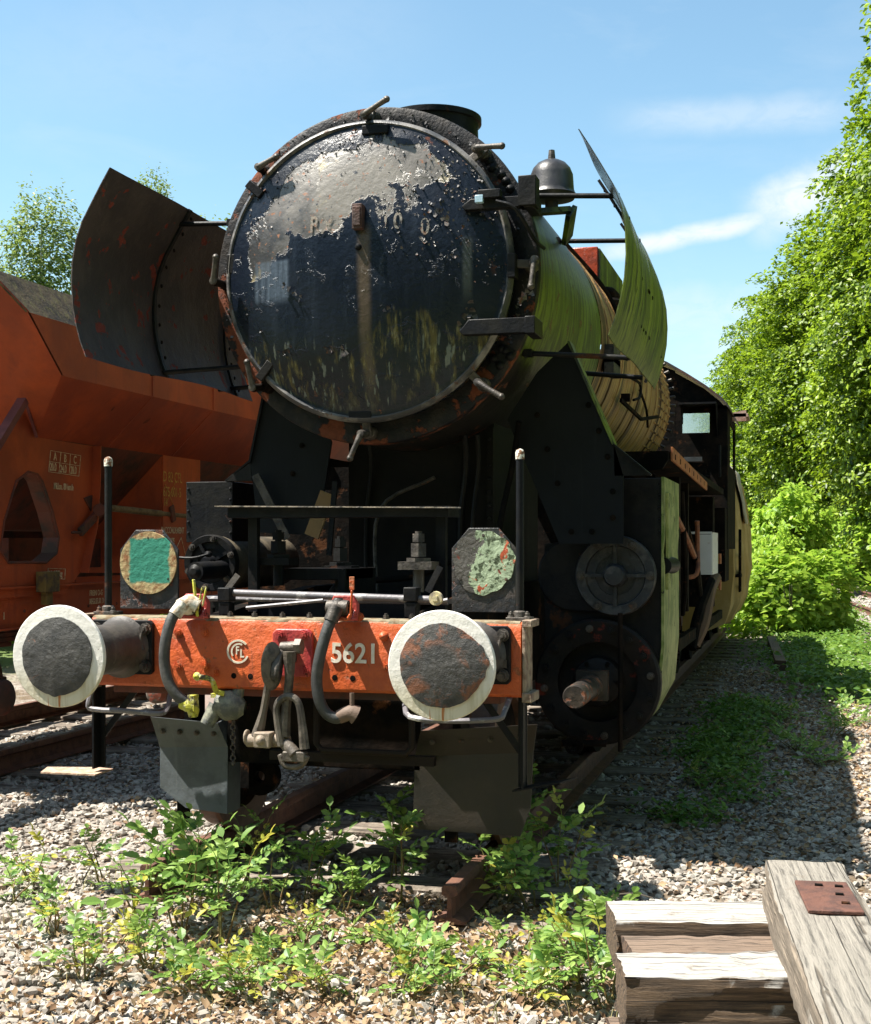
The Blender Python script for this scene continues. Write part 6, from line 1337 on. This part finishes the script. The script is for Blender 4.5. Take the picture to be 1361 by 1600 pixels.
def pb(u, v): p = at(u, v, Z=-.23); return p.x, p.y
pl_ = [
 (280, 1475, .50, 4, 8, 1.05, 'tall leafy plant left of the centre, below the left rail guard'),
 (345, 1500, .46, 3, 8, 1.0, 'leafy plant with long green stalk in front of the left rail'),
 (310, 1440, .42, 3, 8, 1.0, 'bushy plant just right of the tallest left plant'),
 (385, 1400, .40, 3, 7, 1.0, 'plant rising against the leading wheel'),
 (425, 1440, .36, 3, 7, .95, 'plant below the hanging screw coupling'),
 (480, 1420, .36, 3, 8, 1.0, 'broad sunlit plant in the middle between the rails'),
 (530, 1440, .26, 3, 6, .9, 'low pale plant between the middle plant and the cut rail'),
 (628, 1430, .52, 2, 9, 1.05, 'tall dark leaved plant under the buffer beam left of the cut rail end'),
 (610, 1385, .46, 2, 7, 1.05, 'shaded plant deep under the front of the locomotive'),
 (790, 1380, .62, 2, 8, 1.05, 'tallest plant on the right, standing in front of the right rail guard'),
 (785, 1415, .30, 4, 8, 1.0, 'bushy sunlit plant right beside the cut rail end'),
 (880, 1400, .46, 3, 8, 1.0, 'upright plant with reddish stems right of the cut rail'),
 (830, 1430, .34, 4, 7, .95, 'dense plant between the cut rail plant and the red stemmed one'),
 (935, 1470, .24, 3, 6, .8, 'small plant left of the sleeper stack with yellowing leaves'),
 (955, 1590, .42, 4, 8, .9, 'pale green plant hugging the left end of the sleeper stack'),
 (905, 1560, .30, 3, 7, .85, 'plant with thin twigs at the bottom left of the sleeper stack'),
 (210, 1440, .34, 3, 7, .95, 'slender plant at the left above the coarse stones'),
 (165, 1400, .30, 2, 6, .9, 'thin yellow green plant on the left gravel'),
 (50, 1400, .22, 3, 6, .9, 'yellow green weed at the left picture edge'),
 (20, 1430, .20, 3, 6, .9, 'low weed in the left corner of the gravel'),
]
for i, (u, v, h, ns, nf, sc, lb) in enumerate(pl_):
    x, y = pb(u, v); y = max(y, -1.1); plant('leafy_plant', lb, x, y, h, ns, nf, sc*random.choice([.9, 1.05, 1.2, 1.4]), yellow=.35 if 'yellow' in lb else .10, group=GP)
wd = [(75, 1480, 'small weed between the coarse stones at far left'), (130, 1560, 'seedling by the lower left stones'), (235, 1540, 'little weed below the tall left plant'), (300, 1575, 'low weed at the bottom left of centre'),
      (375, 1560, 'yellow green sprig near the bottom centre'), (440, 1540, 'small yellowish weed right of the long stalk'), (470, 1500, 'creeping weed on the leaf litter in the centre'), (520, 1580, 'weed by the lower edge, centre'),
      (570, 1500, 'small weed on the sunny gravel below the middle plant'), (620, 1550, 'pale sprig among dry leaves'), (680, 1530, 'little three leaved weed below the cut rail'), (715, 1575, 'low pale weed under the rail end near the lower edge'),
      (760, 1540, 'low pale spreading weed in front of the right plants'), (800, 1500, 'spreading weed right of the rail end'), (850, 1560, 'weed left of the twiggy plant'), (870, 1500, 'pale weed between the right plants and the stack'),
      (820, 1590, 'weed touching the lower picture edge'), (650, 1590, 'weed at the lower edge below the cut rail'), (180, 1500, 'sprig among pale stones left'), (400, 1590, 'seedling at lower edge left of centre'),
      (490, 1190, 'tiny bright weed between the rails behind the coupling')]
for (u, v, lb) in wd:
    x, y = pb(u, v); plant('small_weed', lb, x, y, random.uniform(.10, .20), 4, 5, random.uniform(.7, 1.0), yellow=.3, spread=.08, group='small weeds on the gravel')
for k, (x, y, h, lb) in enumerate([(2.25, 6.6, .16, 'low dark weed patch on the shaded right gravel'), (2.55, 7.4, .2, 'weed tuft at the edge of the sunlit strip'), (2.45, 5.9, .14, 'nearest weed tuft on the shaded right gravel'), (2.75, 8.6, .25, 'bright weed tuft in the sunlit strip'), (2.15, 8.5, .15, 'small weed by the dark timber'), (1.75, 6.0, .14, 'weed at the sleeper ends beside the locomotive'), (1.62, 4.6, .12, 'low weed beside the cylinder')]):
    plant('verge_weed', lb, x, y, h, 6, 5, 1.0, yellow=.05, spread=.18, group='weeds on the verge right of the locomotive')
# twigs
for i, (p, q) in enumerate([((165, 1540), (205, 1580)), ((690, 1500), (740, 1435)), ((125, 1385), (155, 1325)), ((640, 1590), (665, 1560)), ((560, 1470), (620, 1480)), ((905, 1500), (940, 1520)), ((955, 1398), (1020, 1403)), ((280, 1505), (295, 1530))]):
    a = MB(); A, B = at(*p, Z=-.185), at(*q, Z=-.185 if i != 2 else -.06); a.tube([A, (A+B)*.5+V(.01, 0, .015), B], .004, 5, 3); o = a.build('twig', BARK, None, org=tuple(A))
    tag(o, ['dark twig on the coarse stones lower left', 'dark thin stick leaning by the cut rail end', 'bare upright stick on the left gravel', 'short stick near the bottom centre', 'thin stick under the middle plants', 'twig left of the sleeper stack', 'twig on the gravel behind the sleeper stack', 'short dark stick below the tall left plant'][i], 'twig')

# ================================================================== TREES
def crown_mesh(seed, rx, ry, rz, nspray, nleaf, lsize, mat, name='crown', lumps=9, flatness=.10, droop=.35, sr=(.45, .95), rough_=.62):
    r_ = np.random.default_rng(seed)
    D = r_.normal(size=(nspray, 3)); D /= np.linalg.norm(D, axis=1, keepdims=True)
    rad = r_.uniform(.30, 1, nspray)**.45
    LD = r_.normal(size=(lumps, 3)); LD /= np.linalg.norm(LD, axis=1, keepdims=True); b = np.max(D@LD.T, axis=1); rad *= (rough_+(1-rough_)*np.clip((b-.6)/.32, 0, 1))*r_.uniform(.9, 1.08, nspray)
    C = D*rad[:, None]*np.array([rx, ry, rz])
    sn = D*.55+np.array([0, 0, 1.0])+r_.normal(size=(nspray, 3))*.22; sn /= np.linalg.norm(sn, axis=1, keepdims=True)
    u = np.cross(sn, r_.normal(size=(nspray, 3))); u /= np.linalg.norm(u, axis=1, keepdims=True); w_ = np.cross(sn, u)
    S = r_.uniform(*sr, nspray)
    a = r_.uniform(0, 2*np.pi, (nspray, nleaf)); q = np.sqrt(r_.uniform(0, 1, (nspray, nleaf)))
    P = C[:, None]+(u[:, None]*np.cos(a)[..., None]+w_[:, None]*np.sin(a)[..., None]*.6)*(q*S[:, None])[..., None]+sn[:, None]*(r_.normal(size=(nspray, nleaf))*flatness-droop*q*q*S[:, None]*.5)[..., None]
    N_ = sn[:, None]+r_.normal(size=(nspray, nleaf, 3))*.35
    global rng; sv = rng; rng = r_
    o = leafcloud(name, P.reshape(-1, 3), N_.reshape(-1, 3), lsize, mat); rng = sv; return o
def tree(name, label, x, y, zb, H, crown, cz, sc, trunk_r, bark, rz=0, group=None, lean=0):
    t = thing(name, label, 'tree', (x, y, zb), group)
    a = MB(); top = H*.9; random.seed(int(x*10+y))
    a.tube([(0, 0, 0), (.05, 0, H*.3), (-.1+lean*.5, .1, H*.6), (lean, 0, top)], [trunk_r*1.25, trunk_r, trunk_r*.6, trunk_r*.12], 9, 4)
    for k in range(14):
        z_ = H*random.uniform(.22, .62); an = random.uniform(0, 6.28); L = H*random.uniform(.08, .16)*(1.1-z_/H); a.tube([(0, 0, z_), (math.cos(an)*L*.5, math.sin(an)*L*.5, z_+L*.35), (math.cos(an)*L, math.sin(an)*L, z_+L*.5)], [trunk_r*.35, trunk_r*.2, trunk_r*.05], 6, 3)
    tr = a.build('trunk', bark, t, org=(0, 0, 0)); tr.location = (0, 0, 0)
    c = bpy.data.objects.new('crown', crown); COL.objects.link(c); c.parent = t; c.location = (lean*.6, 0, cz); c.scale = (sc[0], sc[1], sc[2]); c.rotation_euler = (0, 0, rz); return t
def take(o): me = o.data; bpy.data.objects.remove(o); return me
C1 = take(crown_mesh(1, 4.6, 4.6, 8.2, 1500, 56, .20, LBEECH, lumps=26, sr=(.5, 1.25), flatness=.06, droop=.6, rough_=.46))
C2 = take(crown_mesh(2, 4.4, 4.8, 7.4, 1400, 56, .20, LBEECH, lumps=24, sr=(.5, 1.25), flatness=.06, droop=.6, rough_=.46))
GT = 'beech trees along the right side of the siding'
tree('beech_tree', 'tallest beech tree rising out of the picture at the upper right', 8.5, 37, 0, 24, C1, 13.2, (1.05, 1.1, 1.3), .35, BARK, .3, GT)
tree('beech_tree', 'nearest beech crown cut by the right picture edge', 9.6, 28, 0, 21, C2, 11.0, (1.0, 1.0, 1.25), .35, BARK, 1.3, GT)
tree('beech_tree', 'beech tree overhanging the siding, second from the right', 6.6, 47, 0, 21, C2, 9.8, (1.1, 1.0, 1.3), .32, BARK, 2.2, GT)
tree('beech_tree', 'beech with a pointed top standing out left of the tall one', 4.1, 60, 0, 17, C1, 8.6, (1.05, 1.0, 1.05), .3, BARK, 4, GT)
tree('beech_tree', 'beech tree further back right above the tender', 1.6, 74, 0, 16.5, C2, 8.6, (1.05, 1.0, 1.15), .3, BARK, 5, GT)
tree('beech_tree', 'farthest beech showing left behind the cab roof', -.4, 84, 0, 15, C1, 7.4, (.9, 1.0, .95), .3, BARK, 2.7, GT)
tree('beech_tree', 'beech beyond the right edge beside the middle of the locomotive', 12.5, 9, 0, 20, C1, 11, (1.1, 1.1, 1.25), .35, BARK, .9, GT)
tree('beech_tree', 'beech beyond the right edge near the tender', 12, 19, 0, 20, C2, 10.5, (1.1, 1.1, 1.2), .35, BARK, 1.9, GT)
for k_, (x_, y_) in enumerate([(-22, -24), (-11, -29), (0, -31), (10, -28), (19, -22), (16, -8)]):
    tree('beech_tree', ['beech of the wood behind the photographer, far left', 'beech of the wood behind the photographer, left of the middle', 'beech of the wood behind the photographer, in line with the track', 'beech of the wood behind the photographer, right of the middle', 'beech of the wood behind the photographer, far right', 'beech to the right of the photographer'][k_], x_, y_, 0, 21, (C1, C2)[k_ % 2], 9.5, (1.25, 1.25, 1.25), .35, BARK, k_*1.1, 'trees of the wood behind the photographer')
tree('beech_tree', 'dense dark beech filling the gap behind the siding', 8.8, 62, 0, 17, C1, 7.6, (1.2, 1.1, 1.1), .3, BARK, 1.0, GT)
tree('beech_tree', 'beech trees low hanging crown at the end of the siding', 10.5, 50, 0, 15, C2, 5.8, (1.2, 1.0, 1.0), .3, BARK, .2, GT)
S1 = take(crown_mesh(5, 1.5, 1.5, 1.15, 210, 34, .17, LBUSH, lumps=7, sr=(.2, .45)))
S2 = take(crown_mesh(6, 1.3, 1.5, 1.0, 180, 34, .17, LBUSH, lumps=7, sr=(.2, .45)))
def shrub(name, label, x, y, z, me, sc, rz, group=None):
    t = thing(name, label, 'shrub', (x, y, -.15), group); a = MB(); random.seed(int(x*7+y))
    for k in range(7):
        an = random.uniform(0, 6.28); L = random.uniform(.3, .9); a.tube([(0, 0, 0), (math.cos(an)*L*.4, math.sin(an)*L*.4, z*.6), (math.cos(an)*L, math.sin(an)*L, z*1.3)], [.03, .02, .006], 6, 3)
    s_ = a.build('stem', BARK, t, org=(0, 0, 0)); s_.location = (0, 0, 0)
    c = bpy.data.objects.new('foliage', me); COL.objects.link(c); c.parent = t; c.location = (0, 0, z); c.scale = sc; c.rotation_euler = (0, 0, rz)
GS = 'shrubs growing between the train and the siding'
shrub('green_shrub', 'big bright sunlit shrub right of the tender', 1.85, 26, .80, S1, (.50, .95, .74), 0, GS)
shrub('green_shrub', 'second sunlit shrub leaning toward the siding', 2.0, 32, .85, S2, (.45, .9, .75), 1, GS)
shrub('green_shrub', 'dark shaded shrub close against the tender side', 2.05, 21.0, .75, S2, (.45, 1.1, .95), 2, GS)
shrub('green_shrub', 'shaded shrub further along the covered wagon', 1.5, 31.0, 1.0, S1, (.5, 1.4, 1.1), 3, GS)
shrub('green_shrub', 'pale shrub behind the siding under the trees', 6.4, 45.0, 1.6, S1, (1.3, 1.6, 1.6), 1.3, GS)
shrub('green_shrub', 'round shrub at the foot of the tall beech', 8.0, 36, 1.8, S2, (1.6, 1.6, 1.8), .4, GS)
shrub('green_shrub', 'shrub at the far end of the siding', 5.4, 56, 1.8, S1, (1.6, 1.6, 1.9), .9, GS)
shrub('green_shrub', 'tall shrub behind the far end of the train', 1.6, 44, 2.0, S2, (1.3, 1.6, 2.0), .2, GS)
B1 = take(crown_mesh(9, 1.35, 1.35, 2.3, 330, 22, .12, LBIRCH, lumps=7, flatness=.2, sr=(.2, .5)))
GB = 'birch trees behind the hopper wagon'
tree('birch_tree', 'slender birch tree left behind the hopper wagon', -16.3, 25, -.2, 11, B1, 8.6, (.92, .92, 1.0), .11, BIRCHB, 0, GB)
tree('birch_tree', 'birch whose thin tip shows just above the left smoke deflector', -13.25, 25, -.2, 11.2, B1, 9.3, (.55, .55, .78), .10, BIRCHB, 1, GB)
tree('birch_tree', 'birch showing between the left smoke deflector and the smokebox', -11.7, 25, -.2, 9.8, B1, 8.1, (.75, .75, .75), .10, BIRCHB, 2, GB)
for k, (x, y) in enumerate([(-11, 6), (-12, 12), (-10.5, 17), (-13, 22), (-12, 2)]):
    shrub('hedge_shrub', ['dark hedge shrub seen through the wagon opening', 'hedge shrub hidden behind the wagon chutes', 'hedge shrub behind the middle of the wagon', 'hedge shrub at the foot of the birches', 'hedge shrub behind the wagon end'][k], x, y, 1.6, S1, (1.8, 2.2, 1.7), k, 'hedge shrubs behind the wagon')
for o in bpy.data.objects:
    if '_org' in o: del o['_org']
